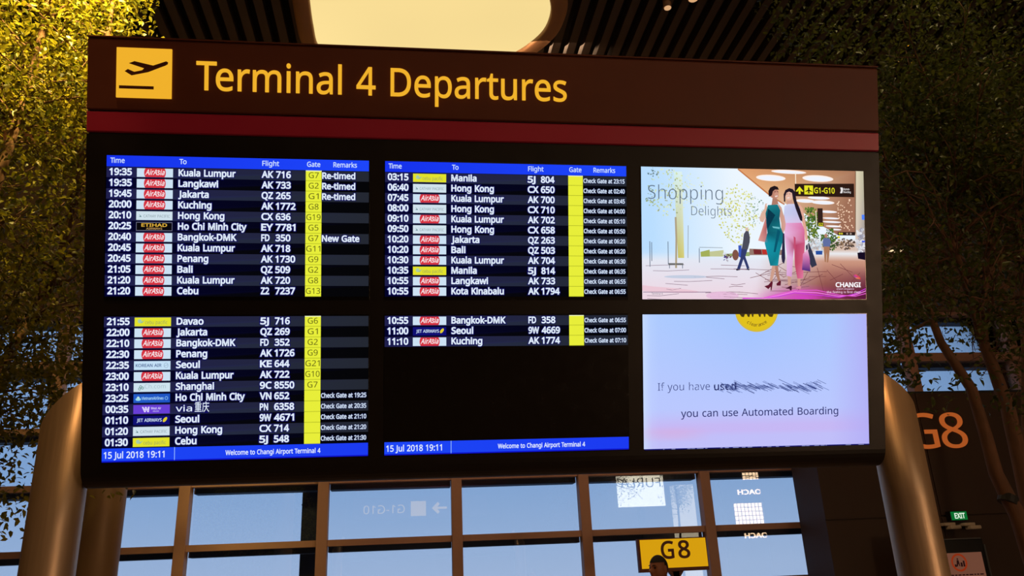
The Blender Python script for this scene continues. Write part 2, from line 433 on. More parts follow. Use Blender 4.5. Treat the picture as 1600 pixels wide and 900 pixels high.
# bulkhead above the glass, in panels with open joints
wf = struct(MB().box((-9.2, YG+.05, 5.45), (15.7, YG+.2, 9.2)).build('wall_front', M['bulk']))
for j, (z0, z1) in enumerate([(5.50, 6.05), (6.08, 7.05), (7.08, 8.0), (8.3, 9.0)]):
    for i in range(13):
        x0 = -9.1+i*1.89
        MB().bevbox((x0, YG-.08-(.05 if j == 0 else 0), z0), (x0+1.87, YG+.05, z1), .008).build('wall_panel', M['bulk'], wf)
led = struct(MB().box((-9, YG-.45, 8.02), (15.5, YG+.04, 8.10)).build('trim_1', M['bulk']))
for i in range(6):
    x0 = -8.6+i*4.1
    c_ = MB().box((x0, YG-.35, 8.11), (x0+3.6, YG-.30, 8.14)).build('cove_light', M['cove'])
    tag(c_, 'warm light strip lying on the ledge high above the windows', 'light', 'cove strips on the ledge above the windows')
struct(MB().box((-9, YG-.22, 6.0), (15.5, YG-.02, 6.07)).build('trim_2', M['bulk']))

# exterior
struct(MB().box((-60, 12.9, -.6), (60, 45, -.5)).build('ground', M['tarmac_hazed']))
p0 = at(486, 820, Y=12.6)
xc = MB(); xc.bevbox((p0.x-.13, 12.48, -.5), (p0.x+.13, 12.75, 6.5), .02)
for z in (1.2, 2.72, 4.2): xc.box((p0.x-.135, 12.475, z), (p0.x+.135, 12.755, z+.012))
tag(xc.build('exterior_column', M['fin']), 'dark slate square column standing outside the glass wall', 'column')

# dark gate box on the right with G8
gw = at(1290, 820, Y=11).x
ztop = 3.92
wr = struct(MB().box((gw+.02, 11.02, 0), (15.4, 11.80, ztop-.03)).build('wall_gate', M['wall']))
for z0, z1 in ((0.02, 2.14), (2.16, ztop)):
    x = gw
    while x < 15.2:
        x1 = min(x+1.75, 15.4)
        MB().bevbox((x+.006, 10.985, z0), (x1-.006, 11.02, z1), .004).build('wall_panel', M['wall'], wr); x = x1
MB().box((gw, 10.985, ztop), (15.4, 11.8, ztop+.03)).build('coping', M['fin'], wr)

# ============================================================ FLIGHT BOARD
board = empty('flight_information_board', (0.49, 4.0, 0),
    'large dark brown departures board with six screens, tilted forward between two steel pillars', 'flight board')
U0, U1 = -1.985, 1.985
# main carcass with a rounded lower edge (profile in v,w swept along u)
def sweep(name, prof, u0, u1, m_, parent, smooth=False):
    n_ = len(prof); V = [bf(u0, v, w_) for v, w_ in prof]+[bf(u1, v, w_) for v, w_ in prof]
    Fc = [(i, (i+1) % n_, n_+(i+1) % n_, n_+i) for i in range(n_)]+[tuple(range(n_))[::-1], tuple(range(n_, 2*n_))]
    return mesh_obj(name, V, Fc, m_, parent)
prof = [(.815, 0), (-.745, 0)]
for i in range(1, 9):
    a = pi/2*i/8; prof.append((-.745-.105*sin(a), -.105+.105*cos(a)))
prof += [(-.85, -.17), (-.80, -.22), (.815, -.22)]
o = sweep('carcass', prof, U0, U1, M['bezel'], board)
prof = [(1.268, -.004), (1.275, -.012), (1.275, -.22), (.93, -.22), (.93, -.004), (.936, .002), (1.262, .002)]
sweep('header_panel', prof, U0, U1, M['board'], board)
prof = [(.918, 0), (.924, -.008), (.924, -.20), (.824, -.20), (.824, -.008), (.830, 0)]
sweep('stripe', prof, U0, U1, M['stripe'], board)
sweep('shadow_gap', [(.932, -.016), (.81, -.016), (.81, -.20), (.932, -.20)], U0+.004, U1-.004, M['groove'], board)  # near-black backing puts the gap's shadow into the colour
# thin metal lip along the top of the header
sweep('top_lip', [(1.279, .004), (1.284, -.004), (1.284, -.22), (1.274, -.22), (1.274, .004)], U0-.004, U1+.004, M['board'], board)
# joints of the face: cover strips between the screens
def fx(x, y, w_): return bf(x, y, w_)
hdr = ext_text('lettering', [textplace('Terminal 4 Departures', -1.493, 1.037, .136, .298, .006, res=8)], lambda x, y, w_: bf(x, y, .003+w_), .006, M['amber'], board, 'amber lettering reading Terminal 4 Departures')
MB().bevbox((-1.855, .988, .002), (-1.605, 1.227, .010), .003, fr=bf).build('pictogram', M['amber'], board)
pic = board.children[-1]; pic['label'] = 'amber square with a departing aeroplane above a line'
def pxy(x, y): return (-1.855+(x-733)/342*.25, 1.227-(y-297)/330*.239)
pl = [(1040, 381), (1052, 387), (1050, 400), (1038, 408), (930, 456), (828, 481), (786, 455), (805, 440), (845, 457), (893, 445), (905, 432), (811, 402), (845, 387), (960, 412)]
T = tessellate_polygon([[Vector((*pxy(*p), 0)) for p in pl]])
P2 = np.array([pxy(*p) for p in pl]); T = [t if np.cross(P2[t[1]]-P2[t[0]], P2[t[2]]-P2[t[0]]) > 0 else t[::-1] for t in T]
ext_text('aeroplane_mark', [(P2, T), (np.array([pxy(753, 569), pxy(965, 569), pxy(965, 549), pxy(753, 549)]), [(0, 1, 2), (0, 2, 3)])],
    lambda x, y, w_: bf(x, y, .010+w_), .002, M['board'], pic)

SW, SH, GX, GY = 1.21, .6762, .0777, .077
WHT = (226, 238, 255); HAL = (16, 14, 92)  # HAL: painted glow bleeding around the bright lettering
def new_screen(c, r):
    x0 = (c-1.5)*SW+(c-1)*GX; y1 = (GY/2+SH) if r == 0 else -GY/2
    s = MB().bevbox((x0-.004, y1-SH-.004, -.02), (x0+SW+.004, y1+.004, .002), .001, fr=bf).build('screen', M['glass_black'], board)
    return s, x0, y1
ROWP = .0508; HD = .0535
def header_bar(par, X, Yt):
    c = Canvas(lambda x, y, l: bf(X+x*SW, Yt-y, .0026+.0003*l))
    c.rect(0, 0, 1, HD-.001, ((22, 50, 235), (30, 70, 250)))
    for t, a, b in (('Time', .014, .066), ('To', .270, .296), ('Flight', .584, .648), ('Gate', .757, .808), ('Remarks', .860, .952)):
        c.text(t, a, HD*.66, .0235, (205, 226, 255), b, .014)
    c.build('header_bar', par)
def footer_bar(par, X, Yt):
    y0 = HD-.0535+.612; c = Canvas(lambda x, y, l: bf(X+x*SW, Yt-y, .0026+.0003*l))
    c.rect(0, y0, 1, SH-.001, ((28, 70, 245), (28, 58, 240)))
    c.rect(0, SH-.007, 1, SH-.001, (14, 20, 200), 2)
    c.text('15 Jul 2018 19:11', .008, y0+.045, .029, WHT, .228, .016)
    c.rect(.264, y0, .2665, SH-.004, (150, 190, 255), 2)
    c.text('Welcome to Changi Airport Terminal 4', .455, y0+.042, .0215, WHT, .815, .018)
    c.build('footer_bar', par)
def logo(c, kind, y):
    """airline mark, x in 0..1 of the screen width; c maps x,y"""
    a, b, t, d = .112, .246, y+.0055, y+ROWP-.0045
    mid = (t+d)/2; W = (205, 226, 244)
    def X(f): return a+(b-a)*f
    def Yy(f): return t+(d-t)*f
    r = lambda col, l=2: c.rect(a, t, b, d, col, l)
    if kind == 'aa':
        r(W)
        cx = X(.5); n_ = 26; P = []
        for i in range(n_):
            q = 2*pi*i/n_; P.append((cx+.0405*cos(q), min(max(mid+.0405*SW*.92*sin(q), t), d)))
        c.poly(P, (214, 52, 66), 3)
        c.text('AirAsia', X(.235), Yy(.74), .0245, (250, 240, 245), X(.77), .012, shear=.28, lay=4, res=2)
        c.line([(X(.56), Yy(.26)), (X(.62), Yy(.2))], .0025, (250, 240, 245), 4)
    elif kind == 'cx':
        r((208, 226, 236))
        c.poly([(X(.07), Yy(.3)), (X(.15), Yy(.62)), (X(.11), Yy(.55))], (40, 110, 110), 3)
        c.poly([(X(.06), Yy(.62)), (X(.15), Yy(.66)), (X(.12), Yy(.55))], (60, 110, 120), 3)
        c.text('CATHAY PACIFIC', X(.2), Yy(.7), .013, (110, 132, 140), X(.93), -.004, lay=3, res=2)
    elif kind == 'cb':
        r((226, 226, 44))
        c.ell(X(.14), Yy(.42), .0075, .010, (170, 205, 165), 3, 12)
        c.poly([(X(.14), Yy(.6)), (X(.29), Yy(.28)), (X(.2), Yy(.66))], (150, 190, 150), 3)
        c.text('cebu pacific', X(.29), Yy(.76), .017, (142, 152, 96), X(.9), 0, lay=3, res=2)
    elif kind == 'et':
        r((120, 122, 150)); c.rect(a+.0015, t+.0022, b-.0015, d-.0022, (10, 8, 12), 3)
        c.text('ETIHAD', X(.15), Yy(.52), .015, (228, 178, 62), X(.85), .02, lay=4, res=2)
        c.text('AIRWAYS', X(.28), Yy(.86), .009, (200, 156, 92), X(.72), .01, lay=4, res=2)
    elif kind == 'ke':
        r((196, 224, 246)); c.text('KOREAN AIR', X(.05), Yy(.66), .014, (54, 84, 140), X(.75), .014, lay=3, res=2)
        c.ell(X(.88), mid, .0085, .0125, (150, 176, 200), 3, 14); c.ell(X(.88), mid, .0065, .0105, (196, 224, 246), 4, 14)
        c.line([(X(.83), Yy(.6)), (X(.93), Yy(.4))], .002, (150, 176, 200), 5)
    elif kind == 'ch':
        r((206, 228, 240)); c.text('Ch.com', X(.3), Yy(.62), .019, (160, 184, 196), X(.88), -.006, lay=3, res=2)
        for dx, dy in ((0, .0), (.007, .006), (-.004, .010)):
            c.ell(X(.19)+dx, Yy(.42)+dy, .005, .0065, (70, 130, 120), 3, 12); c.ell(X(.19)+dx, Yy(.42)+dy, .003, .004, (206, 228, 240), 4, 12)
    elif kind == 'vn':
        r(((36, 92, 200), (30, 84, 196)))
        c.ell(X(.13), Yy(.6), .010, .007, (150, 220, 235), 3, 12); c.ell(X(.13), Yy(.42), .005, .006, (190, 230, 225), 4, 8)
        c.text('VietnamAirlines', X(.22), Yy(.66), .0135, (170, 220, 250), X(.82), .014, lay=3, res=2)
        c.ell(X(.9), mid, .006, .0085, (140, 200, 240), 3, 12); c.ell(X(.9), mid, .0042, .0065, (36, 92, 200), 4, 12)
    elif kind == 'wa':
        r((104, 62, 214))
        c.text('W', X(.25), Yy(.78), .021, (225, 215, 255), X(.43), .05, shear=-.15, lay=3, res=2)
        c.text('West Air', X(.48), Yy(.52), .0105, (225, 215, 255), X(.76), .014, lay=3, res=2)
        c.text('AIRLINE', X(.53), Yy(.8), .006, (200, 190, 245), X(.7), .01, lay=3, res=2)
    elif kind == 'jt':
        r((16, 16, 116)); c.text('JET AIRWAYS', X(.1), Yy(.66), .0145, (205, 225, 250), X(.78), .014, lay=3, res=2)
        c.ell(X(.87), Yy(.45), .006, .013, (226, 206, 40), 3, 14, .5)
    return c
def flight_rows(par, X, Yt, start, rows):
    fn = lambda x, y, l: bf(X+x*SW, Yt-y, .0026+.0003*l)
    y = start
    for i, (tm, lg, to, cd_, no, gate, rem) in enumerate(rows):
        c = Canvas(fn)
        if i % 2 == 0: c.poly([(0, y+.001), (.1, y+.001), (.34, y+.001), (1, y+.001), (1, y+ROWP-.001), (.34, y+ROWP-.001), (.1, y+ROWP-.001), (0, y+ROWP-.001)], [(32, 32, 76), (34, 36, 84), (36, 42, 66), (36, 40, 50), (36, 40, 50), (36, 42, 66), (34, 36, 84), (32, 32, 76)])  # navy left end paints the lettering's bloom into the band
        else: c.poly([(0, y), (.1, y), (.34, y), (1, y), (1, y+ROWP), (.34, y+ROWP), (.1, y+ROWP), (0, y+ROWP)], [(4, 4, 40), (6, 6, 44), (6, 6, 14), (5, 5, 7), (5, 5, 7), (6, 6, 14), (6, 6, 44), (4, 4, 40)])
        bl = y+.0385; cap = .0305
        c.text(tm, .012, bl, cap, WHT, .0925, .036, halo=HAL)
        if to.startswith('via'):
            c.text('via', .268, bl, cap*.95, WHT, .328, .006, halo=HAL)
            c.text('重庆', .338, bl, cap, WHT, .392, .004, halo=HAL)
        else: c.text(to, .268, bl, cap, WHT, .268+TOW[to], .032, halo=HAL)
        c.text(cd_, .583, bl, cap, WHT, .583+(.030 if cd_ in ('5J', 'Z2', 'FD', 'PN') else .042), .032, halo=HAL)
        c.text(no, .638, bl, cap, WHT, .638+(.055 if len(no) == 3 else .074), .032, halo=HAL)
        if rem in ('Re-timed', 'New Gate'): c.text(rem, .817, bl, cap*.95, WHT, .945 if rem[0] == 'R' else .962, .03, halo=HAL)
        elif rem: c.text('Check Gate at '+rem, .817, bl-.003, .0205, (214, 230, 252), .992, .024, halo=(20, 22, 70))
        c.build('flight_row', par)
        c = Canvas(fn); logo(c, lg, y); c.build('airline_logo', par)
        c = Canvas(fn); c.rect(.752, y, .814, y+ROWP, (232, 238, 58), 2); c.rect(.752, y+ROWP-.002, .814, y+ROWP, (150, 158, 30), 3)
        if i == 0: c.rect(.752, y, .814, y+.004, (240, 246, 200), 3)
        if gate: gw_ = .0195 if len(gate) == 2 else .0275; c.text(gate, .783-gw_, y+.037, .0275, (84, 84, 22), .783+gw_, .002, lay=4)
        c.build('gate_cell', par)
        y += ROWP
TOW = {'Kuala Lumpur': .213, 'Langkawi': .147, 'Jakarta': .112, 'Kuching': .123, 'Hong Kong': .172, 'Ho Chi Minh City': .256, 'Bangkok-DMK': .218,
       'Penang': .113, 'Bali': .055, 'Cebu': .077, 'Davao': .098, 'Seoul': .086, 'Shanghai': .14, 'Manila': .101, 'Kota Kinabalu': .212}
s, X, Yt = new_screen(0, 0); s['label'] = 'lit screen listing flights from 19:35 to 21:20'
header_bar(s, X, Yt)
R1 = [('19:35', 'aa', 'Kuala Lumpur', 'AK', '716', 'G7', 'Re-timed'), ('19:35', 'aa', 'Langkawi', 'AK', '733', 'G2', 'Re-timed'), ('19:45', 'aa', 'Jakarta', 'QZ', '265', 'G1', 'Re-timed'),
 ('20:00', 'aa', 'Kuching', 'AK', '1772', 'G8', ''), ('20:10', 'cx', 'Hong Kong', 'CX', '636', 'G19', ''), ('20:25', 'et', 'Ho Chi Minh City', 'EY', '7781', 'G5', ''),
 ('20:40', 'aa', 'Bangkok-DMK', 'FD', '350', 'G7', 'New Gate'), ('20:45', 'aa', 'Kuala Lumpur', 'AK', '718', 'G11', ''), ('20:45', 'aa', 'Penang', 'AK', '1730', 'G9', ''),
 ('21:05', 'aa', 'Bali', 'QZ', '509', 'G2', ''), ('21:20', 'aa', 'Kuala Lumpur', 'AK', '720', 'G8', ''), ('21:20', 'aa', 'Cebu', 'Z2', '7237', 'G13', '')]
flight_rows(s, X, Yt, HD, R1)
s, X, Yt = new_screen(0, 1); s['label'] = 'lit screen listing flights from 21:55 to 01:30 above a blue bar'
R2 = [('21:55', 'cb', 'Davao', '5J', '716', 'G6', ''), ('22:00', 'aa', 'Jakarta', 'QZ', '269', 'G1', ''), ('22:10', 'aa', 'Bangkok-DMK', 'FD', '352', 'G2', ''),
 ('22:30', 'aa', 'Penang', 'AK', '1726', 'G9', ''), ('22:35', 'ke', 'Seoul', 'KE', '644', 'G21', ''), ('23:00', 'aa', 'Kuala Lumpur', 'AK', '722', 'G10', ''),
 ('23:10', 'ch', 'Shanghai', '9C', '8550', 'G7', ''), ('23:25', 'vn', 'Ho Chi Minh City', 'VN', '652', '', '19:25'), ('00:35', 'wa', 'via', 'PN', '6358', '', '20:35'),
 ('01:10', 'jt', 'Seoul', '9W', '4671', '', '21:10'), ('01:20', 'cx', 'Hong Kong', 'CX', '714', '', '21:20'), ('01:30', 'cb', 'Cebu', '5J', '548', '', '21:30')]
flight_rows(s, X, Yt, .002, R2); footer_bar(s, X, Yt)
s, X, Yt = new_screen(1, 0); s['label'] = 'lit screen listing flights from 03:15 to 10:55'
header_bar(s, X, Yt)
R3 = [('03:15', 'cb', 'Manila', '5J', '804', '', '23:15'), ('06:40', 'cx', 'Hong Kong', 'CX', '650', '', '02:40'), ('07:45', 'aa', 'Kuala Lumpur', 'AK', '700', '', '03:45'),
 ('08:00', 'cx', 'Hong Kong', 'CX', '710', '', '04:00'), ('09:10', 'aa', 'Kuala Lumpur', 'AK', '702', '', '05:10'), ('09:50', 'cx', 'Hong Kong', 'CX', '658', '', '05:50'),
 ('10:20', 'aa', 'Jakarta', 'QZ', '263', '', '06:20'), ('10:20', 'aa', 'Bali', 'QZ', '503', '', '06:20'), ('10:30', 'aa', 'Kuala Lumpur', 'AK', '704', '', '06:30'),
 ('10:35', 'cb', 'Manila', '5J', '814', '', '06:35'), ('10:55', 'aa', 'Langkawi', 'AK', '733', '', '06:55'), ('10:55', 'aa', 'Kota Kinabalu', 'AK', '1794', '', '06:55')]
flight_rows(s, X, Yt, HD, R3)
s, X, Yt = new_screen(1, 1); s['label'] = 'mostly black screen with three flights above a blue bar'
R4 = [('10:55', 'aa', 'Bangkok-DMK', 'FD', '358', '', '06:55'), ('11:00', 'jt', 'Seoul', '9W', '4669', '', '07:00'), ('11:10', 'aa', 'Kuching', 'AK', '1774', '', '07:10')]
flight_rows(s, X, Yt, .002, R4); footer_bar(s, X, Yt)

# ---- advertising screen (picture drawn in units of its own: 0..1372 x 0..808)
s, X, Yt = new_screen(2, 0); s['label'] = 'bright advertising screen with two women walking through a concourse'
AD0 = (40, 44)
def adfn(x, y, l): return bf(X+min(max((x-40)/1372, 0), 1)*SW, Yt-min(max((y-44)/808, 0), 1)*SH, .0026+.00025*l)
c = Canvas(adfn)
def mixc(a, b, f): f = min(max(f, 0), 1); return tuple(a[i]*(1-f)+b[i]*f for i in range(3))
def adbg(x, y):
    sky = mixc((186, 222, 255), (236, 246, 255), (x-100)/500)
    if y > 560:
        f = (y-560)/290
        fl = mixc((226, 236, 248), (238, 214, 226), f)
        wood = mixc((222, 172, 146), (128, 62, 58), f*1.05)
        fl = mixc(fl, wood, (x-760+(y-560)*.2)/420)
        mag = max(0, 1-math.hypot((x-1020)/330, (y-850)/90)); fl = mixc(fl, (226, 60, 216), mag*.9)
        if x > 1100: fl = mixc(fl, (86, 20, 60), (x-1100)/330*max(0, (y-640)/200))
        return fl if y > 610 else mixc(sky, fl, (y-560)/50)
    if x > 1000 and y > 480: return mixc(sky, (216, 190, 176), (x-1000)/80*(y-480)/60)
    return sky
gx = [40+1372*i/48 for i in range(49)]; gy = [44+808*j/34 for j in range(35)]
for i in range(48):
    for j in range(34):
        q = [(gx[i], gy[j]), (gx[i+1], gy[j]), (gx[i+1], gy[j+1]), (gx[i], gy[j+1])]
        c._add(q, [(0, 1, 2), (0, 2, 3)], [lin(adbg(*p)) for p in q], 0)
rr = random.Random(3)
# pavement lines
for k in range(26):
    y = 640+k*8+rr.random()*10; x = rr.uniform(50, 900); L_ = rr.uniform(80, 260)
    c.line([(x, y), (x+L_*.4, y+rr.uniform(-8, 8)), (x+L_, y+rr.uniform(-14, 14))], 3, mixc((150, 130, 150), (120, 60, 70), x/1400), 1)
for k in range(22):
    x = 700+k*30; c.line([(x+rr.uniform(-20, 20), 620+rr.random()*220), (x+rr.uniform(60, 160), 620+rr.random()*220)], 3, (120, 62, 66), 1)
c.ell(90, 790, 290, 16, (236, 200, 214), 1, rot=.06); c.ell(520, 830, 100, 26, (232, 190, 220), 1); c.ell(300, 715, 130, 10, (196, 206, 226), 1)
c.line([(45, 808), (450, 808)], 3, (90, 60, 110), 2)
# hall ceiling of the picture
c.poly([(625, 44), (1368, 44), (1368, 450), (1240, 450), (1120, 380), (1010, 300), (880, 240), (800, 190)], [(226, 160, 110), (170, 120, 92), (160, 110, 90), (150, 104, 84), (186, 140, 112), (206, 160, 126), (224, 182, 148), (230, 178, 130)], 1)
c.line([(625, 46), (830, 215), (910, 262)], 9, (196, 120, 70), 2)
for x, y, a, b in ((828, 98, 92, 20), (1122, 96, 98, 21), (940, 58, 110, 12), (1125, 218, 70, 10), (1150, 246, 74, 13), (1040, 238, 60, 12), (1180, 304, 60, 8), (1200, 345, 55, 6), (1205, 368, 60, 6), (1215, 395, 50, 6), (1225, 415, 40, 5)):
    c.ell(x, y, a, b, (255, 240, 232), 2, rot=.03); c.ell(x, y+2, a*.86, b*.7, (240, 244, 255), 3, rot=.03)
for k in range(60): c.ell(rr.uniform(1240, 1340), rr.uniform(225, 430), 4, 4, (255, 220, 190), 2, 6)
c.poly([(1362, 44), (1412, 44), (1412, 560), (1350, 540)], [(226, 216, 186), (196, 190, 160), (150, 140, 150), (220, 200, 190)], 3)
c.line([(1362, 46), (1352, 440)], 5, (120, 92, 70), 4)
# trees of the picture
def blob(cx, cy, rx, ry, n_, cols, sz=(4, 10), lay=3):
    for _ in range(n_):
        a = rr.uniform(0, 2*pi); q = rr.random()**.6
        c.ell(cx+cos(a)*rx*q, cy+sin(a)*ry*q, rr.uniform(*sz), rr.uniform(sz[0]*.5, sz[1]*.6), rr.choice(cols), lay, 5, rr.uniform(0, 3))
c.poly([(235, 70), (285, 70), (292, 600), (255, 600)], [(214, 240, 240), (222, 242, 240), (214, 206, 120), (200, 190, 90)], 1)
blob(200, 200, 120, 150, 130, [(208, 222, 170), (190, 204, 140), (222, 234, 190), (160, 170, 130)])
blob(340, 220, 110, 140, 60, [(226, 238, 220), (214, 228, 190)])
blob(620, 330, 120, 190, 230, [(222, 222, 120), (200, 200, 90), (230, 234, 170), (180, 190, 110)])
blob(730, 300, 60, 90, 60, [(90, 130, 100), (110, 150, 120), (180, 210, 190)], (3, 7))
blob(110, 80, 30, 30, 20, [(90, 120, 130), (130, 150, 150)], (3, 9)); blob(90, 220, 30, 60, 25, [(150, 170, 110), (120, 140, 100)], (3, 8))
c.line([(243, 350), (246, 480), (242, 662)], 11, (176, 160, 130), 4); c.line([(318, 400), (314, 600)], 4, (150, 160, 170), 4)
c.poly([(198, 632), (286, 632), (286, 644), (198, 644)], (110, 110, 110), 4)
for x, y0, y1 in ((87, 500, 655), (98, 505, 620), (196, 500, 640), (383, 540, 628), (203, 640, 664), (281, 640, 664)): c.line([(x, y0), (x, y1)], 4, (96, 110, 130), 4)
c.line([(383, 534), (525, 536)], 3, (130, 140, 150), 4)
c.poly([(390, 562), (445, 548), (450, 590), (392, 592)], (164, 176, 90), 4); c.poly([(445, 560), (530, 550), (530, 590), (445, 590)], (196, 200, 150), 4)
c.poly([(530, 575), (690, 560), (690, 586), (530, 590)], (146, 170, 110), 4)
c.poly([(688, 540), (900, 546), (900, 578), (688, 580)], (150, 120, 110), 4); c.poly([(712, 544), (760, 546), (764, 574), (716, 574)], (120, 40, 46), 5); c.poly([(765, 544), (820, 546), (815, 576), (768, 574)], (190, 50, 44), 5)
blob(550, 590, 25, 30, 22, [(60, 70, 140), (120, 70, 80), (220, 226, 240)], (5, 12), 5)
blob(1080, 390, 50, 110, 170, [(70, 110, 40), (96, 130, 46), (50, 80, 40), (130, 140, 60)], (6, 14), 4); blob(1190, 480, 60, 70, 150, [(60, 100, 40), (90, 120, 46), (44, 70, 40)], (5, 11), 4)
blob(1060, 290, 24, 12, 20, [(90, 130, 50)], (5, 10), 4)
blob(1290, 500, 60, 40, 60, [(90, 70, 60), (60, 50, 50), (150, 120, 90)], (5, 12), 4); blob(1385, 480, 25, 90, 50, [(200, 200, 210), (230, 230, 236), (150, 150, 170)], (8, 18), 5)
c.poly([(1362, 560), (1412, 556), (1412, 606), (1366, 598)], (22, 12, 34), 6)
c.rect(1395, 320, 1412, 352, (80, 130, 250), 6); c.rect(1392, 484, 1412, 494, (60, 90, 230), 6)
blob(1100, 520, 50, 50, 70, [(226, 232, 240), (200, 214, 226), (180, 170, 170)], (6, 14), 5); c.poly([(1098, 550), (1142, 550), (1140, 574), (1100, 574)], (40, 80, 160), 6)
# hanging signs in the picture
c.line([(982, 60), (982, 132)], 5, (255, 240, 220), 4)
c.poly([(975, 132), (1350, 124), (1350, 210), (975, 210)], (44, 26, 20), 5)
YL = (232, 228, 40)
c.poly([(1005, 148), (1030, 178), (1020, 182), (1011, 172), (1011, 196), (999, 196), (999, 172), (990, 182), (981, 178)], YL, 6)
c.rect(1035, 141, 1090, 197, YL, 6)
c.poly([(1062, 148), (1067, 160), (1067, 168), (1084, 178), (1084, 182), (1067, 177), (1066, 186), (1072, 191), (1053, 191), (1059, 186), (1058, 177), (1041, 182), (1041, 178), (1058, 168), (1058, 160)], (44, 30, 20), 7)
c.text('G1-G10', 1097, 188, 34, YL, 1225, .02, lay=6)
c.poly([(1262, 150), (1276, 150), (1280, 160), (1274, 186), (1260, 186), (1266, 168)], (240, 236, 236), 6)
c.text('Skytrain', 1282, 166, 12, (240, 236, 236), 1320, .01, lay=6, res=1); c.text('Boarding', 1282, 184, 12, (240, 236, 236), 1328, .01, lay=6, res=1)
c.rect(1115, 283, 1148, 372, (52, 34, 30), 5); c.rect(1118, 372, 1152, 398, (70, 60, 20), 5); c.text('G2', 1121, 394, 18, YL, 1148, .02, lay=6)
c.line([(1105, 300), (1108, 400)], 4, (255, 240, 226), 5)
c.poly([(1240, 432), (1350, 430), (1350, 452), (1240, 452)], (40, 26, 24), 6)
for x in (1252, 1266, 1300, 1322): c.ell(x, 441, 7, 6, (210, 200, 50) if x < 1280 else (170, 150, 140), 7, 8)
c.ell(1246, 464, 9, 8, (220, 210, 50), 7, 8)
# passers-by
c.poly([(668, 430), (684, 432), (692, 470), (690, 500), (678, 545), (640, 545), (650, 490), (655, 450)], (76, 78, 92), 7); c.ell(674, 420, 9, 12, (220, 190, 170), 7, 10)
c.poly([(640, 540), (676, 545), (662, 590), (686, 660), (672, 668), (650, 606), (628, 668), (610, 665), (632, 600)], (50, 60, 110), 7)
c.poly([(620, 520), (640, 520), (640, 600), (622, 590)], (60, 90, 190), 6); c.ell(602, 580, 20, 34, (130, 84, 70), 6, 12)
c.poly([(603, 664), (632, 672), (606, 676)], (30, 30, 50), 8); c.poly([(660, 668), (688, 664), (684, 674)], (30, 30, 50), 8)
c.ell(1165, 455, 10, 13, (180, 130, 110), 7, 10); c.poly([(1150, 470), (1184, 470), (1196, 490), (1188, 525), (1148, 525), (1144, 492)], (96, 110, 160), 7)
c.poly([(1150, 522), (1188, 522), (1184, 575), (1176, 622), (1168, 622), (1168, 560), (1162, 622), (1154, 618), (1150, 560)], (170, 120, 90), 7)
# woman in teal
SKN = (206, 158, 140); SK2 = (176, 124, 106); K = 9
c.poly([(797, 268), (806, 290), (790, 345), (775, 376), (757, 370), (752, 350), (764, 318), (784, 292), (790, 260), (803, 258)], (222, 178, 158), K)
c.poly([(870, 258), (890, 282), (902, 330), (908, 400), (900, 440), (886, 440), (886, 380), (872, 310)], SKN, K)
c.poly([(836, 225), (862, 225), (872, 262), (828, 268)], SK2, K)
c.poly([(806, 268), (866, 264), (882, 300), (876, 350), (882, 405), (896, 440), (892, 500), (874, 560), (862, 645), (814, 645), (798, 575), (782, 505), (800, 440), (793, 380), (790, 320)], [(30, 130, 140), (24, 120, 132), (18, 106, 120), (18, 92, 108), (22, 118, 130), (20, 110, 124), (16, 120, 136), (16, 132, 148), (22, 150, 166), (20, 120, 136), (22, 140, 160), (26, 150, 170), (14, 90, 106), (14, 84, 100), (20, 106, 118)], K+1)
c.poly([(806, 290), (850, 330), (800, 420), (796, 350)], (10, 56, 76), K+2); c.poly([(830, 400), (876, 405), (876, 416), (836, 410)], (110, 190, 200), K+2)
c.poly([(862, 420), (880, 430), (848, 560), (836, 560)], (10, 86, 108), K+2)
c.ell(848, 196, 25, 32, (190, 132, 112), K+1, 18, .25); c.ell(860, 206, 14, 20, (206, 150, 130), K+2, 12)
c.poly([(812, 215), (810, 180), (822, 158), (848, 147), (868, 154), (876, 172), (852, 170), (838, 182), (832, 206), (822, 214)], (34, 22, 28), K+3)
c.line([(851, 214), (866, 210)], 5, (250, 244, 240), K+4); c.line([(846, 186), (856, 184)], 3, (50, 30, 34), K+4); c.line([(864, 184), (871, 184)], 3, (50, 30, 34), K+4)
c.poly([(793, 336), (796, 400), (798, 502), (742, 490), (770, 410)], [(216, 140, 136), (176, 90, 96), (190, 130, 130), (226, 160, 150), (214, 140, 130)], K+1)
c.poly([(826, 645), (848, 645), (840, 690), (822, 745), (808, 740), (818, 690)], SKN, K); c.poly([(842, 645), (862, 645), (866, 690), (876, 742), (862, 742), (848, 700)], SK2, K)
c.poly([(775, 772), (800, 764), (822, 738), (828, 748), (820, 797), (814, 797), (814, 775), (800, 790)], (96, 24, 44), K+1); c.poly([(850, 756), (872, 736), (879, 742), (876, 768), (852, 768)], (96, 24, 44), K+1)
c.poly([(896, 440), (905, 445), (908, 600), (900, 634), (888, 620), (884, 590)], (44, 40, 70), K)
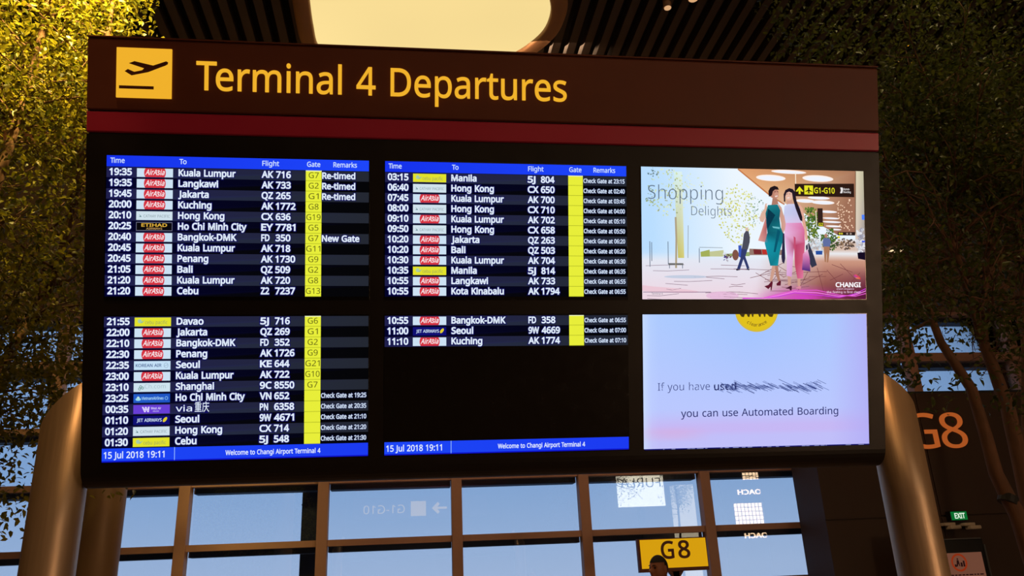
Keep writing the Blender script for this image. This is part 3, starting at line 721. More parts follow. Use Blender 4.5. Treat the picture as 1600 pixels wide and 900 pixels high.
# woman in pink trousers
c.poly([(1000, 255), (1022, 285), (1034, 350), (1046, 430), (1050, 480), (1036, 488), (1028, 420), (1012, 350)], (226, 170, 150), K)
c.poly([(912, 272), (904, 320), (898, 390), (908, 444), (920, 440), (914, 390), (922, 320)], (216, 160, 150), K)
c.poly([(925, 235), (958, 235), (962, 268), (922, 270)], SKN, K)
c.poly([(908, 275), (930, 260), (968, 258), (1002, 275), (1008, 330), (1014, 378), (914, 380), (904, 320)], [(206, 210, 240), (220, 224, 250), (206, 208, 240), (190, 190, 230), (196, 190, 226), (214, 190, 226), (216, 204, 240), (200, 206, 240)], K+1)
c.poly([(916, 378), (1014, 376), (1030, 420), (1032, 500), (1024, 600), (1016, 722), (980, 724), (974, 640), (966, 520), (956, 600), (946, 714), (914, 706), (918, 580), (904, 450)],
       [(230, 170, 216), (220, 130, 180), (216, 110, 160), (206, 90, 130), (214, 96, 130), (226, 120, 160), (206, 90, 130), (190, 70, 100), (180, 60, 100), (226, 170, 216), (214, 150, 206), (222, 170, 224), (230, 184, 230), (232, 186, 228)], K+2)
c.poly([(962, 460), (974, 470), (972, 600), (980, 720), (966, 640)], (196, 76, 110), K+3)
c.ell(936, 206, 23, 32, (230, 184, 164), K+3, 18)
c.poly([(905, 245), (904, 200), (916, 172), (940, 160), (962, 166), (976, 184), (984, 240), (1004, 290), (1018, 340), (1018, 368), (1004, 360), (978, 290), (962, 230), (956, 190), (938, 182), (922, 190), (914, 214), (914, 246)], (36, 26, 38), K+4)
c.line([(926, 222), (940, 220)], 4, (250, 246, 244), K+5); c.line([(921, 198), (930, 196)], 3, (60, 34, 38), K+5); c.line([(938, 196), (947, 197)], 3, (60, 34, 38), K+5)
c.poly([(920, 706), (942, 712), (938, 770), (922, 766)], SKN, K+1); c.poly([(980, 722), (1000, 722), (998, 775), (982, 770)], SKN, K+1)
c.poly([(905, 786), (938, 768), (946, 772), (943, 798), (934, 798), (930, 788)], (70, 22, 44), K+2); c.poly([(968, 782), (996, 768), (1003, 776), (998, 790)], (220, 140, 160), K+2)
c.poly([(1036, 520), (1056, 500), (1086, 580), (1104, 640), (1072, 656), (1044, 600)], (52, 54, 76), K+3)
c.poly([(1018, 570), (1048, 540), (1060, 600), (1062, 680), (1010, 670)], [(226, 140, 190), (240, 200, 226), (200, 110, 170), (70, 40, 120), (80, 44, 130)], K+4)
c.line([(1044, 480), (1030, 545)], 3, (240, 230, 240), K+4); c.line([(1048, 480), (1052, 545)], 3, (240, 230, 240), K+4)
# swoosh and wordmarks
for dy, cl in ((0, (250, 130, 240)), (7, (206, 60, 220)), (-8, (230, 90, 210))):
    c.line([(640, 846+dy*.3), (760, 846), (860, 830+dy), (960, 806+dy), (1100, 812+dy*2), (1240, 834+dy), (1340, 826-dy), (1410, 800-dy*2)], 5, cl, K+5)
c.text('Shopping', 78, 242, 86, (96, 112, 130), 532, -.012, lay=12, res=6)
c.text('Delights', 336, 338, 56, (96, 112, 130), 582, -.010, lay=12, res=6)
c.text('Terminal 4', 94, 824, 12, (90, 90, 110), 160, .0, lay=12, res=2)
c.text('CHANGI', 1220, 776, 28, (255, 250, 255), 1376, .03, lay=16)
c.text('airport singapore', 1224, 792, 9, (240, 200, 230), 1334, .01, lay=16, res=1)
c.text('the feeling is first class', 1162, 814, 13, (240, 200, 226), 1376, .01, lay=16, res=1)
c.poly([(1332, 700), (1350, 696), (1376, 716), (1378, 730), (1350, 722), (1338, 712)], [(180, 50, 110), (230, 90, 80), (226, 60, 60), (190, 40, 80), (240, 160, 90), (170, 60, 170)], 16)
c.build('advert_picture', s)

# ---- boarding notice screen
s, X, Yt = new_screen(2, 1); s['label'] = 'pale blue screen with a yellow seal and blurred navy writing'
def nfn(x, y, l): return bf(X+min(max((x-48)/1388, 0), 1)*SW, Yt-min(max((y-44)/812, 0), 1)*SH, .0026+.00025*l)
c = Canvas(nfn)
def nbg(x, y):
    a = mixc((160, 196, 255), (176, 204, 255), abs(x-700)/700); a = mixc(a, (186, 200, 255), (y-44)/560)
    f = (y-44)/812
    if f > .72: a = mixc(a, (202, 180, 242), min(1, (f-.72)/.12)*(.8 if f < .9 else .45))
    if x > 1200: a = mixc(a, (178, 172, 246), (x-1200)/240*.8)
    if x < 110: a = mixc(a, (206, 226, 255), (110-x)/62*.7)
    pk = max(0, 1-math.hypot((x-220)/260, (y-770)/50)); a = mixc(a, (222, 170, 214), pk*.6)
    return a
gx = [48+1388*i/28 for i in range(29)]; gy = [44+812*j/24 for j in range(25)]
for i in range(28):
    for j in range(24):
        q = [(gx[i], gy[j]), (gx[i+1], gy[j]), (gx[i+1], gy[j+1]), (gx[i], gy[j+1])]
        c._add(q, [(0, 1, 2), (0, 2, 3)], [lin(nbg(*p)) for p in q], 0)
c.ell(742, 22, 133, 132, (214, 186, 60), 1, 40); c.ell(742, 22, 124, 122, (226, 194, 30), 2, 40)
for x, w_ in ((652, 18), (690, 12), (716, 8), (760, 10), (790, 8), (826, 22)): c.poly([(x-w_*.8, 44), (x+w_, 44), (x+w_*.6, 62), (x-w_*.2, 60)], (70, 56, 20), 3)
for i, ch in enumerate('clearance'):
    a = radians(126-i*9.2); cx, cy = 742+cos(a)*98, 22+sin(a)*98
    V, T = textplace(ch, 0, 0, 20, None, .01, 'c'); an = -(a-pi/2)
    c._add([(cx+v[0]*cos(-an)+v[1]*sin(-an), cy+v[0]*sin(-an)-v[1]*cos(-an)) if False else (cx+v[0]*cos(a-pi/2)+v[1]*sin(a-pi/2), cy+v[0]*sin(a-pi/2)-v[1]*cos(a-pi/2)) for v in V], T, [lin((120, 92, 30))]*len(V), 3)
NV = (30, 36, 96)
c.text('If you have used', 134, 506, 46, (52, 62, 124), 604, -.006, lay=2, res=4)
c.text('used', 474, 508, 44, NV, 610, .01, lay=3, res=4)
for k in range(130):
    x = rr.uniform(135, 600); y = rr.uniform(456, 508); l_ = rr.uniform(6, 16)
    if k < 50: c.line([(x, y), (x+l_*.5, y+l_)], 2.4, nbg(x, y), 4)
for k in range(150):
    x = rr.uniform(500, 1120); y = 490+rr.gauss(0, 12)+(10 if 930 < x < 1010 else 0); l_ = rr.uniform(20, 70)
    c.line([(x, y-l_*.18), (x+l_, y+l_*.30)], rr.uniform(2, 4), mixc((44, 56, 118), (140, 160, 220), rr.random()*.8), 3)
c.text('you can use Automated Boarding', 272, 668, 44, (28, 32, 100), 1242, .004, lay=3, res=5)
c.build('notice_picture', s)
c = Canvas(nfn); 
def nf2(x, y, l): return bf(X+(x-48)/1388*SW, Yt-(y-44)/812*SH, .0026+.0003*l)
c = Canvas(nf2); c.rect(52, 857, 1436, 862, (14, 18, 120), 1)
for k in range(40):
    x = rr.uniform(150, 1390); c.rect(x, 858, x+rr.uniform(6, 26), 861, (150, 160, 220), 2)
c.build('picture_edge', s)

# steel pillars carrying the board (obliquely cut tops)
def pillar(xc, yc, r, side):
    n_ = 40; V = []; Fc = []; zs = [0, 1.0, 1.9]
    def ztop_(x):
        f = (x-(xc-r*side))/(2*r*side)      # 0 outer .. 1 inner
        return 2.34+.27*min(max(f, 0), 1)**.8
    for z in zs:
        for j in range(n_): a = 2*pi*j/n_; V.append((xc+r*cos(a), yc+r*sin(a), z))
    for j in range(n_):
        a = 2*pi*j/n_; V.append((xc+r*cos(a), yc+r*sin(a), ztop_(xc+r*cos(a))))
    for i in range(len(zs)):
        for j in range(n_): Fc.append((i*n_+j, i*n_+(j+1) % n_, (i+1)*n_+(j+1) % n_, (i+1)*n_+j))
    # inner wall and cap set slightly down inside the rim
    b = len(V)
    for k, rr_ in enumerate((.95, .95)):
        for j in range(n_):
            a = 2*pi*j/n_; V.append((xc+r*rr_*cos(a), yc+r*rr_*sin(a), ztop_(xc+r*cos(a))-(.0 if k == 0 else .012)))
    t = len(zs)*n_
    for j in range(n_):
        Fc.append((t+j, t+(j+1) % n_, b+(j+1) % n_, b+j)); Fc.append((b+j, b+(j+1) % n_, b+n_+(j+1) % n_, b+n_+j))
    Fc.append(tuple(b+n_+j for j in range(n_))); Fc.append(tuple(range(n_))[::-1])
    o = mesh_obj('support_pillar', V, Fc, M['steel'], board)
    for p in o.data.polygons: p.use_smooth = len(p.vertices) == 4
    return o
pillar(-1.63, 4.1, .117, 1); pillar(2.637, 4.1, .125, -1)
for x0, x1 in ((-1.53, -1.47), (2.46, 2.52)):
    for z in (2.18, 2.55): MB().bevbox((x0, 4.08, z), (x1, 4.16, z+.09), .004).build('bracket', M['steel'], board)

# beige round column behind the board
xc_ = -2.44; bc = empty('round_column', (xc_, 7, 0), 'beige round column standing close behind the left steel pillar', 'column')
cb = MB(); cb.tube([(xc_, 7, 0), (xc_, 7, 3.3), (xc_, 7, 3.34)], [.172, .172, .15], 40); o = cb.build('shaft', M['beige'], bc, True)
MB().tube([(xc_, 7, 0.0), (xc_, 7, .12)], .185, 40).build('base_ring', M['grey'], bc)

# ============================================================ CEILING LIGHTS
def catmull(P, n_=6):
    out = []; N = len(P)
    for i in range(N):
        p0, p1, p2, p3 = [np.array(P[(i+k) % N], float) for k in (-1, 0, 1, 2)]
        for j in range(n_):
            t = j/n_; out.append(.5*((2*p1)+(-p0+p2)*t+(2*p0-5*p1+4*p2-p3)*t*t+(-p0+3*p1-3*p2+p3)*t**3))
    return out
PET = [(-1.21, 7.2), (-1.22, 8.1), (-1.24, 8.9), (-1.20, 9.4), (-.9, 9.78), (0, 9.98), (.75, 9.82), (1.40, 9.40), (1.74, 8.95), (1.83, 8.55), (1.76, 8.15), (1.48, 7.5), (.9, 6.8), (.2, 6.35), (-.5, 6.25), (-1.02, 6.6)]
def petal_light(dx, dy, label, rot=0):
    I = [np.array((p[0]+dx, p[1]+dy)) for p in catmull(PET)]; N = len(I); cen = sum(I)/N
    def offs(d):
        out = []
        for i in range(N):
            t = I[(i+1) % N]-I[i-1]; t = t/np.linalg.norm(t); out.append(I[i]+np.array((-t[1], t[0]))*d)
        return out
    sg = 1 if np.linalg.norm(offs(.1)[0]-cen) > np.linalg.norm(I[0]-cen) else -1
    r = empty('ceiling_light', (cen[0], cen[1], ZC), label, 'light')
    V = []; Fc = []; prof_ = [(0, .10), (0, .02), (.02, .0), (.12, -.01), (.20, .03), (.235, .12), (.235, .30)]
    for d, z in prof_: V += [(p[0], p[1], ZC+z-.06) for p in offs(sg*d)]
    for k in range(len(prof_)-1):
        for i in range(N): Fc.append((k*N+i, k*N+(i+1) % N, (k+1)*N+(i+1) % N, (k+1)*N+i))
    mesh_obj('rim', V, Fc, M['rim'], r, smooth=True)
    V = [(p[0], p[1], ZC-.0) for p in I]+[(cen[0], cen[1], ZC+.0)]
    mesh_obj('diffuser', V, [(N, (i+1) % N, i) for i in range(N)], M['petal'], r)
petal_light(0, 0, 'large petal-shaped glowing ceiling light above the departures board')
for (px, py, rr_) in ((1043, 11, .045), (1083, -3, .06)):
    p = at(px, py, Z=ZC-.03)
    d = empty('downlight', p, 'small round pale downlight between the ceiling slats' if px < 1050 else 'warm downlight at the top frame edge', 'light')
    MB().tube([(p.x, p.y, ZC-.04), (p.x, p.y, ZC+.2)], rr_*1.15, 20).build('housing', M['rim'], d, True)
    MB().tube([(p.x, p.y, ZC-.05), (p.x, p.y, ZC-.041)], rr_, 20).build('lens', M['spotglow'], d)
p = at(1400, 387, Y=11.75)
d = empty('wall_light', p, 'small glowing lamp on the bulkhead behind the right tree', 'light')
MB().bevbox((p.x-.10, p.y, p.z-.03), (p.x+.10, YG-.08, p.z+.04), .01).build('housing', M['white'], d)
MB().bevbox((p.x-.12, p.y-.01, p.z-.045), (p.x+.12, p.y+.10, p.z-.03), .004).build('lens', emis('wall_lamp', (255, 220, 170), 1.2), d)

# ============================================================ GATE THINGS
# orange G8 on the dark wall
def plane_xz(Y, nx=-1): return lambda x, y, w_: (x, Y-w_, y)
gx0, gx1 = at(1412, 650, Y=10.98).x, at(1503, 650, Y=10.98).x; gz = at(1468, 700, Y=10.98).z
g = empty('gate_number', ((gx0+gx1)/2, 10.985, gz), 'large orange G8 lettering on the dark wall to the right of the board', 'lettering')
gm = gx0+(gx1-gx0)*.54
ext_text('letter', [textplace('G', gx0, gz, .51, gm-.03, 0, res=8)], plane_xz(10.985), .02, M['orange'], g)
ext_text('numeral', [textplace('8', gm+.03, gz, .51, gx1, 0, res=8)], plane_xz(10.985), .02, M['orange'], g)
# exit sign
p = at(1497, 806, Y=10.9); ex = empty('exit_sign', p, 'small green lit EXIT sign on the dark wall under the orange G8', 'sign')
MB().bevbox((p.x-.13, 10.88, p.z-.065), (p.x+.13, 10.985, p.z+.065), .006).build('housing', M['black'], ex)
MB().box((p.x-.12, 10.874, p.z-.057), (p.x+.12, 10.88, p.z+.057)).build('face', M['exit_green'], ex)
ext_text('lettering', [textplace('EXIT', p.x-.07, p.z-.035, .07, p.x+.085, .02)], plane_xz(10.873), .002, M['exit_white'], ex)
for i, px in enumerate((1484, 1515)):
    q = at(px, 822, Y=10.85)
    t = empty('emergency_lamp', q, 'small beige twin lamp below the exit sign, nearer the pillar' if i == 0 else 'small beige twin lamp below the exit sign, nearer the tree stem', 'lamp')
    MB().bevbox((q.x-.10, 10.80, q.z+.005), (q.x+.06, 10.985, q.z+.045), .008).build('mount', M['white'], t)
    MB().bevbox((q.x-.06, 10.74, q.z-.045), (q.x+.10, 10.87, q.z+.004), .012).build('lamp_head', M['white'], t)
# poster display
xl, xr = at(1440, 846, Y=10).x, at(1533, 850, Y=10).x; zt = at(1500, 843, Y=10).z
st = empty('poster_stand', ((xl+xr)/2, 10, 0), 'black framed notice display with a round red luggage symbol beside the right pillar', 'display')
MB().bevbox((xl, 9.96, .05), (xr, 10.06, zt), .008).build('cabinet', M['black'], st)
MB().bevbox((xl-.015, 9.95, .05), (xl, 10.07, zt+.015), .003).build('edge_trim', M['grey'], st)
MB().bevbox((xr, 9.95, .05), (xr+.018, 10.07, zt-.07), .003).build('edge_trim', M['grey'], st)
MB().bevbox((xl, 9.95, zt), (xr-.02, 10.07, zt+.015), .003).build('edge_trim', M['grey'], st)
MB().bevbox((xl-.1, 9.8, 0), (xr+.1, 10.2, .05), .01).build('base', M['grey'], st)
MB().box((xl+.05, 9.952, .5), (xr-.06, 9.96, zt-.16)).build('poster_panel', M['poster'], st); pp = st.children[-1]
cx, cz = at(1499, 879, Y=9.95).x, at(1499, 879, Y=9.95).z
def ring(cx, cz, r0, r1, n_=28):
    V = np.array([(cx+cos(2*pi*i/n_)*r, cz+sin(2*pi*i/n_)*r) for r in (r0, r1) for i in range(n_)]); T = []
    for i in range(n_): j = (i+1) % n_; T += [(i, n_+i, n_+j), (i, n_+j, j)]
    return V, [t[::-1] for t in T] if False else T
ext_text('luggage_symbol', [ring(cx, cz, .085, .108)], plane_xz(9.952), .002, M['poster_red'], pp)
def tri(P): 
    T = tessellate_polygon([[Vector((*p, 0)) for p in P]]); P = np.array(P); return P, [t if np.cross(P[t[1]]-P[t[0]], P[t[2]]-P[t[0]]) > 0 else t[::-1] for t in T]
A = lambda x, z: (cx+x, cz+z)
ext_text('luggage_symbol', [tri([A(-.045, -.045), A(-.03, -.045), A(-.015, -.01), A(-.005, -.045), A(.005, -.045), A(-.002, .0), A(-.005, .03), A(-.03, .03), A(-.035, 0)]), tri([A(-.025, .035), A(-.008, .035), A(-.008, .052), A(-.025, .052)]),
    tri([A(-.068, -.05), A(-.045, -.05), A(-.045, -.02), A(-.068, -.02)]), tri([A(.015, -.05), A(.04, -.05), A(.04, .0), A(.015, .0)]), tri([A(.05, -.05), A(.072, -.05), A(.072, .02), A(.05, .02)])], plane_xz(9.952), .002, M['poster_dark'], pp)
V, T = textplace('CABIN BAGGAGE ALLOWANCE', cx-.2, cz-.17, .022, cx+.2, .0, res=1)
# the line under the symbol is unreadable in the photograph: short dashes, no words
db = MB()
for row in range(3):
    x = xl+.09
    while x < xr-.12:
        l_ = rr.uniform(.02, .06); db.box((x, 9.950, cz-.155-row*.05), (x+l_, 9.952, cz-.14-row*.05)); x += l_+.014
db.build('small_print', M['poster_dark'], pp)

# yellow G8 gate sign
Yg = 10.5; a0 = at(998, 844, Y=Yg); a1 = at(1103, 886, Y=Yg)
xl, xr, zb, zt = a0.x+.01, at(1104, 862, Y=Yg).x, at(1050, 887, Y=Yg).z, at(1050, 842, Y=Yg).z
gs = empty('gate_sign', ((xl+xr)/2, Yg, 0), 'yellow gate sign reading G8 in dark letters, behind the man\'s head', 'sign')
MB().bevbox((xl-.03, Yg, zb-.045), (xr+.012, Yg+.09, zt+.012), .006).build('housing', M['board'], gs)
MB().box((xl, Yg-.006, zb), (xr, Yg, zt)).build('face', M['amber_sign'], gs)
ext_text('letter', [textplace('G', at(1033, 860, Y=Yg).x, zb+.115, .205, at(1052, 860, Y=Yg).x, .018, res=6)], plane_xz(Yg-.006), .003, M['board'], gs)
ext_text('numeral', [textplace('8', at(1060, 860, Y=Yg).x, zb+.115, .205, at(1077, 860, Y=Yg).x, .018, res=6)], plane_xz(Yg-.006), .003, M['board'], gs)
xm = at(1056, 880, Y=Yg).x
MB().bevbox((xm-.045, Yg+.02, 0), (xm+.045, Yg+.08, zb-.04), .006).build('post', M['board'], gs)
MB().add([(xm-.10, Yg+.02, zb-.045), (xm+.10, Yg+.02, zb-.045), (xm+.045, Yg+.02, zb-.12), (xm-.045, Yg+.02, zb-.12), (xm-.10, Yg+.08, zb-.045), (xm+.10, Yg+.08, zb-.045), (xm+.045, Yg+.08, zb-.12), (xm-.045, Yg+.08, zb-.12)],
    [(0, 1, 2, 3), (7, 6, 5, 4), (0, 4, 5, 1), (1, 5, 6, 2), (2, 6, 7, 3), (3, 7, 4, 0)]).build('collar', M['board'], gs)
MB().bevbox((xm-.25, Yg-.1, 0), (xm+.25, Yg+.25, .03), .008).build('base_plate', M['board'], gs)

# things mirrored in the glass: shop fronts across the hall and a hanging direction sign
YB = -6.0
sf = empty('shop_sign', (8.65, YB, 0), 'white lit shop sign reading FURLA, mirrored in the window glass', 'sign')
MB().bevbox((7.75, YB-.12, 3.85), (9.54, YB, 5.25), .01).build('light_box', M['furla'], sf)
MB().bevbox((8.55, YB-.4, 0), (8.75, YB-.12, 5.2), .01).build('post', M['black'], sf)
ext_text('lettering', [textplace('FURLA', -9.42, 4.54, .34, -7.87, -.006, res=4)], lambda x, y, w_: (-x, YB+.001+w_, y), .01, M['black'], sf)
sc = empty('boutique', (13.2, YB, 0), 'lit shop front reading COACH with gridded windows, mirrored in the window glass', 'shop')
MB().bevbox((11.8, YB-.3, 0), (15.2, YB-.1, 5.4), .01).build('wall', M['black'], sc)
for (x0, x1, z0, z1) in ((12.2, 13.75, 2.92, 3.85), (14.2, 14.62, 2.92, 3.85), (12.7, 13.8, 4.7, 5.2), (14.2, 14.5, 4.65, 5.2)):
    wd = MB().box((x0, YB-.1, z0), (x1, YB-.08, z1)).build('lit_window', M['shopglow'], sc); gr = MB()
    nn = max(2, int((x1-x0)/.13)); nz_ = max(2, int((z1-z0)/.15))
    for i in range(nn+1): x = x0+(x1-x0)*i/nn; gr.box((x-.008, YB-.08, z0), (x+.008, YB-.06, z1))
    for i in range(nz_+1): z = z0+(z1-z0)*i/nz_; gr.box((x0, YB-.08, z-.008), (x1, YB-.06, z+.008))
    gr.build('grille', M['black'], wd)
ext_text('lettering', [textplace('COACH', -13.6, 4.17, .17, -12.45, .02), textplace('COACH', -13.6, 2.58, .17, -12.5, .02)], lambda x, y, w_: (-x, YB-.1+w_, y), .03, M['shopglow'], sc)
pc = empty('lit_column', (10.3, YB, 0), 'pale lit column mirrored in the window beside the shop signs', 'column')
MB().bevbox((9.92, YB-.5, 0), (10.72, YB-.1, 4.6), .02).build('shaft', emis('column_lit_emission', (255, 236, 200), 1.6), pc)  # lit look put in as emission; the column is no lamp
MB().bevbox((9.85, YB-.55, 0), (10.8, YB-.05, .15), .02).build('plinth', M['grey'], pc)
ds = MB().bevbox((-1.3, 4.06, 3.0), (1.9, 4.12, 3.5), .006).build('rear_sign', M['board'], board)
ds['label'] = 'direction sign on the board\'s back, with an arrow, seen mirrored in the glass'
for x in (-1.0, 1.6): MB().bevbox((x-.03, 3.8, 3.1), (x+.03, 4.06, 3.16), .004).build('bracket', M['grey'], board)
di = emis('sign_amber', (250, 200, 80), 1.0)
ext_text('arrow', [tri([(-.56, 3.22), (-.70, 3.36), (-.75, 3.31), (-.69, 3.245), (-.92, 3.245), (-.92, 3.195), (-.69, 3.195), (-.75, 3.13), (-.70, 3.08)])], lambda x, y, w_: (-x, 4.12+w_, y), .006, di, ds)
MB().box((.06, 4.12, 3.05), (.42, 4.126, 3.39)).build('pictogram', di, ds)
ext_text('lettering', [textplace('G1-G10', .08, 3.13, .19, 1.05, 0)], lambda x, y, w_: (-x, 4.12+w_, y), .006, di, ds)

# ============================================================ MAN
def make_man():
    hx, hy = at(1029, 885, Y=8).x, 8.0; top = at(1027, 868, Y=8).z; hc = top-.118   # head centre
    root = empty('person', (hx, hy, 0), 'man with cropped black hair standing before the yellow gate sign, face turned left', 'person')
    # head: sphere grid shaped into a face; faces -x (picture left), a little towards the camera
    th0 = radians(180+32); H = bmesh.new(); bmesh.ops.create_uvsphere(H, u_segments=48, v_segments=32, radius=1)
    fw = Vector((cos(th0), sin(th0), 0)); rt = Vector((-sin(th0), cos(th0), 0))
    def gs_(d, s_): return math.exp(-(d/s_)**2)
    for v in H.verts:
        a, b, z = v.co.x, v.co.y, v.co.z       # a forward, b right
        x = a*.104; y = b*.080*(1-.08*max(0, a)); zz = z*.120
        if z < 0: y *= 1+.10*(-z)**1.5; x = x*(1+.16*(-z)) if a > 0 else x*(1-.30*(-z))
        if a > 0:
            nz_ = zz
            x += .046*gs_(b, .19)*gs_(nz_+.024, .016) + .014*gs_(b, .13)*gs_(nz_-.005, .022)       # nose
            x += .007*gs_(nz_-.026, .010)*gs_(abs(b)-.3, .35)                                    # brow
            x -= .015*gs_(abs(b)-.38, .16)*gs_(nz_-.008, .012)                                   # eye socket
            x += .012*gs_(b, .32)*(gs_(nz_+.054, .007)+gs_(nz_+.067, .007))                       # lips
            x += .014*gs_(b, .35)*gs_(nz_+.098, .02)                                             # chin
            y += .004*(1 if b > 0 else -1)*gs_(abs(b)-.75, .2)*gs_(nz_+.01, .02)
        v.co = Vector((hx, hy, hc))+fw*x+rt*y+Vector((0, 0, zz))
    V = [tuple(v.co) for v in H.verts]; Fc = [[q.index for q in f.verts] for f in H.faces]; H.free()
    b = MB(); b.add(V, Fc)
    for sgn in (-1, 1):   # ears
        E = bmesh.new(); bmesh.ops.create_uvsphere(E, u_segments=14, v_segments=10, radius=1)
        ev = [tuple(Vector((hx, hy, hc-.008))+rt*(sgn*(.079+q.co.y*.010))+fw*(-.012+q.co.x*.019)+Vector((0, 0, q.co.z*.033))) for q in E.verts]
        b.add(ev, [[q.index for q in f.verts] for f in E.faces]); E.free()
    # body skeleton, front of body faces -x
    def skin(verts, edges, rad, name, m_, parent, res=2):
        me = bpy.data.meshes.new(name); me.from_pydata(verts, edges, []); o = bpy.data.objects.new(name, me); COL.objects.link(o)
        md = o.modifiers.new('s', 'SKIN'); sv = me.skin_vertices[0].data if me.skin_vertices else None
        if sv is None:
            bm_ = bmesh.new(); bm_.from_mesh(me); bm_.verts.layers.skin.verify(); bm_.to_mesh(me); bm_.free(); sv = me.skin_vertices[0].data
        for i, r in enumerate(rad): sv[i].radius = (r, r) if not isinstance(r, tuple) else r
        sv[0].use_root = True
        md2 = o.modifiers.new('u', 'SUBSURF'); md2.levels = res; md2.render_levels = res
        dg = bpy.context.evaluated_depsgraph_get(); ev_ = o.evaluated_get(dg); m2 = ev_.to_mesh()
        V_ = [tuple(v.co) for v in m2.vertices]; F_ = [tuple(p.vertices) for p in m2.polygons]; ev_.to_mesh_clear(); bpy.data.objects.remove(o)
        return V_, F_
    W_ = lambda f, r, z: tuple(Vector((hx, hy, z))+fw*f+rt*r)
    def chain(P, r): 
        Vb, Fb = skin(P, [(q, q+1) for q in range(len(P)-1)], r, 'b', None, None)
        bb = bmesh.new(); vv = [bb.verts.new(p) for p in Vb]
        for f in Fb:
            try: bb.faces.new([vv[q] for q in f])
            except ValueError: pass
        bmesh.ops.holes_fill(bb, edges=bb.edges[:]); bmesh.ops.recalc_face_normals(bb, faces=bb.faces[:]); bb.verts.index_update()
        b.add([tuple(v.co) for v in bb.verts], [[v.index for v in f.verts] for f in bb.faces]); bb.free()
    chain([W_(-.02, 0, .86), W_(-.02, 0, .98), W_(-.02, 0, 1.15), W_(-.03, 0, 1.36), W_(-.03, 0, 1.44), W_(-.025, 0, 1.52), W_(-.01, 0, 1.60)], [.13, .14, .13, .145, .09, .066, .062])
    for sg in (-1, 1):
        chain([W_(-.03, sg*.06, 1.41), W_(-.03, sg*.18, 1.41), W_(-.04, sg*.25, 1.14), W_(.04, sg*.26, .90), W_(.055, sg*.26, .80)], [.06, .058, .046, .032, .034])
        for q in range(4):
            yy = sg*.26; ff = .09-.022*q; ln = (.075, .085, .08, .06)[q]
            chain([W_(ff-.01, yy, .815), W_(ff, yy, .785), W_(ff+.005, yy-sg*.006, .785-ln*.55), W_(ff, yy-sg*.018, .785-ln)], [.012, .0115, .0105, .0085])
        chain([W_(.07, sg*.255, .83), W_(.10, sg*.245, .80), W_(.12, sg*.235, .765)], [.014, .0125, .010])
        chain([W_(-.02, sg*.07, .95), W_(-.02, sg*.10, .82), W_(0, sg*.11, .50), W_(-.03, sg*.11, .09)], [.085, .085, .058, .040])
        chain([W_(-.05, sg*.11, .06), W_(.02, sg*.115, .05), W_(.12, sg*.12, .035)], [.038, .036, .030])
    me = bpy.data.meshes.new('body'); me.from_pydata(b.V, [], b.F)
    bm_ = bmesh.new(); bm_.from_mesh(me); bmesh.ops.recalc_face_normals(bm_, faces=bm_.faces[:]); bm_.to_mesh(me); bm_.free(); ob = bpy.data.objects.new('body', me); COL.objects.link(ob)
    md = ob.modifiers.new('r', 'REMESH'); md.mode = 'VOXEL'; md.voxel_size = .005; md.use_smooth_shade = True
    sm_ = ob.modifiers.new('s', 'SMOOTH'); sm_.iterations = 1
    dg = bpy.context.evaluated_depsgraph_get(); ev_ = ob.evaluated_get(dg); m2 = bpy.data.meshes.new_from_object(ev_); bpy.data.objects.remove(ob)
    bm_ = bmesh.new(); bm_.from_mesh(m2); bm_.verts.ensure_lookup_table(); left = set(bm_.verts); best = set()
    while left:
        st0 = left.pop(); comp = {st0}; stack = [st0]
        while stack:
            for e_ in stack.pop().link_edges:
                for v_ in e_.verts:
                    if v_ not in comp: comp.add(v_); stack.append(v_)
        left -= comp
        if len(comp) > len(best): best = comp
    bmesh.ops.delete(bm_, geom=[v for v in bm_.verts if v not in best], context='VERTS'); bm_.to_mesh(m2); bm_.free()
    for v in m2.vertices: v.co -= Vector((hx, hy, 0))
    m2.materials.clear(); m2.materials.append(M['skin']); m2.polygons.foreach_set('use_smooth', [True]*len(m2.polygons))
    body = link('body', m2, root)
    # cropped hair: shell over the cranium
    H = bmesh.new(); bmesh.ops.create_uvsphere(H, u_segments=40, v_segments=28, radius=1)
    dele = [v for v in H.verts if (v.co.z < .42+.16*v.co.x*0 and v.co.x > .45) or v.co.z < -.28 or (v.co.z < .34 and v.co.x > .12) or (v.co.z < .10 and abs(v.co.x) < .30)]
    bmesh.ops.delete(H, geom=dele, context='VERTS')
    for v in H.verts:
        a, b_, z = v.co; q = 1.035 if z > .3 else 1.02
        zz = z*.120*q; y = b_*.080*(1-.08*max(0, a))*q; x = a*.104*q
        if z < 0: y *= 1+.10*(-z)**1.5; x *= 1-.30*(-z)
        v.co = Vector((hx, hy, hc))+fw*x+rt*y+Vector((0, 0, zz))
    V = [tuple(v.co) for v in H.verts]; H.verts.index_update(); Fc = [[q.index for q in f.verts] for f in H.faces]; H.free()
    mesh_obj('hair', V, Fc, M['hair'], root, smooth=True)
    for sg in (-1, 1):  # eyes and brows
        ep = Vector((hx, hy, hc+.006))+fw*.088+rt*(sg*.031)
        E = bmesh.new(); bmesh.ops.create_uvsphere(E, u_segments=10, v_segments=8, radius=.009); ev2 = [tuple(q.co+ep) for q in E.verts]; Fc = [[q.index for q in f.verts] for f in E.faces]; E.free()
        mesh_obj('eye', ev2, Fc, M['black'], root, smooth=True)
        bp = [Vector((hx, hy, hc+.026+.004*sin(t*pi)))+fw*(.106-.014*t)+rt*(sg*(.014+.032*t)) for t in (0, .33, .66, 1)]
        MB().tube(bp, [.003, .004, .004, .002], 6).build('eyebrow', M['hair'], root)
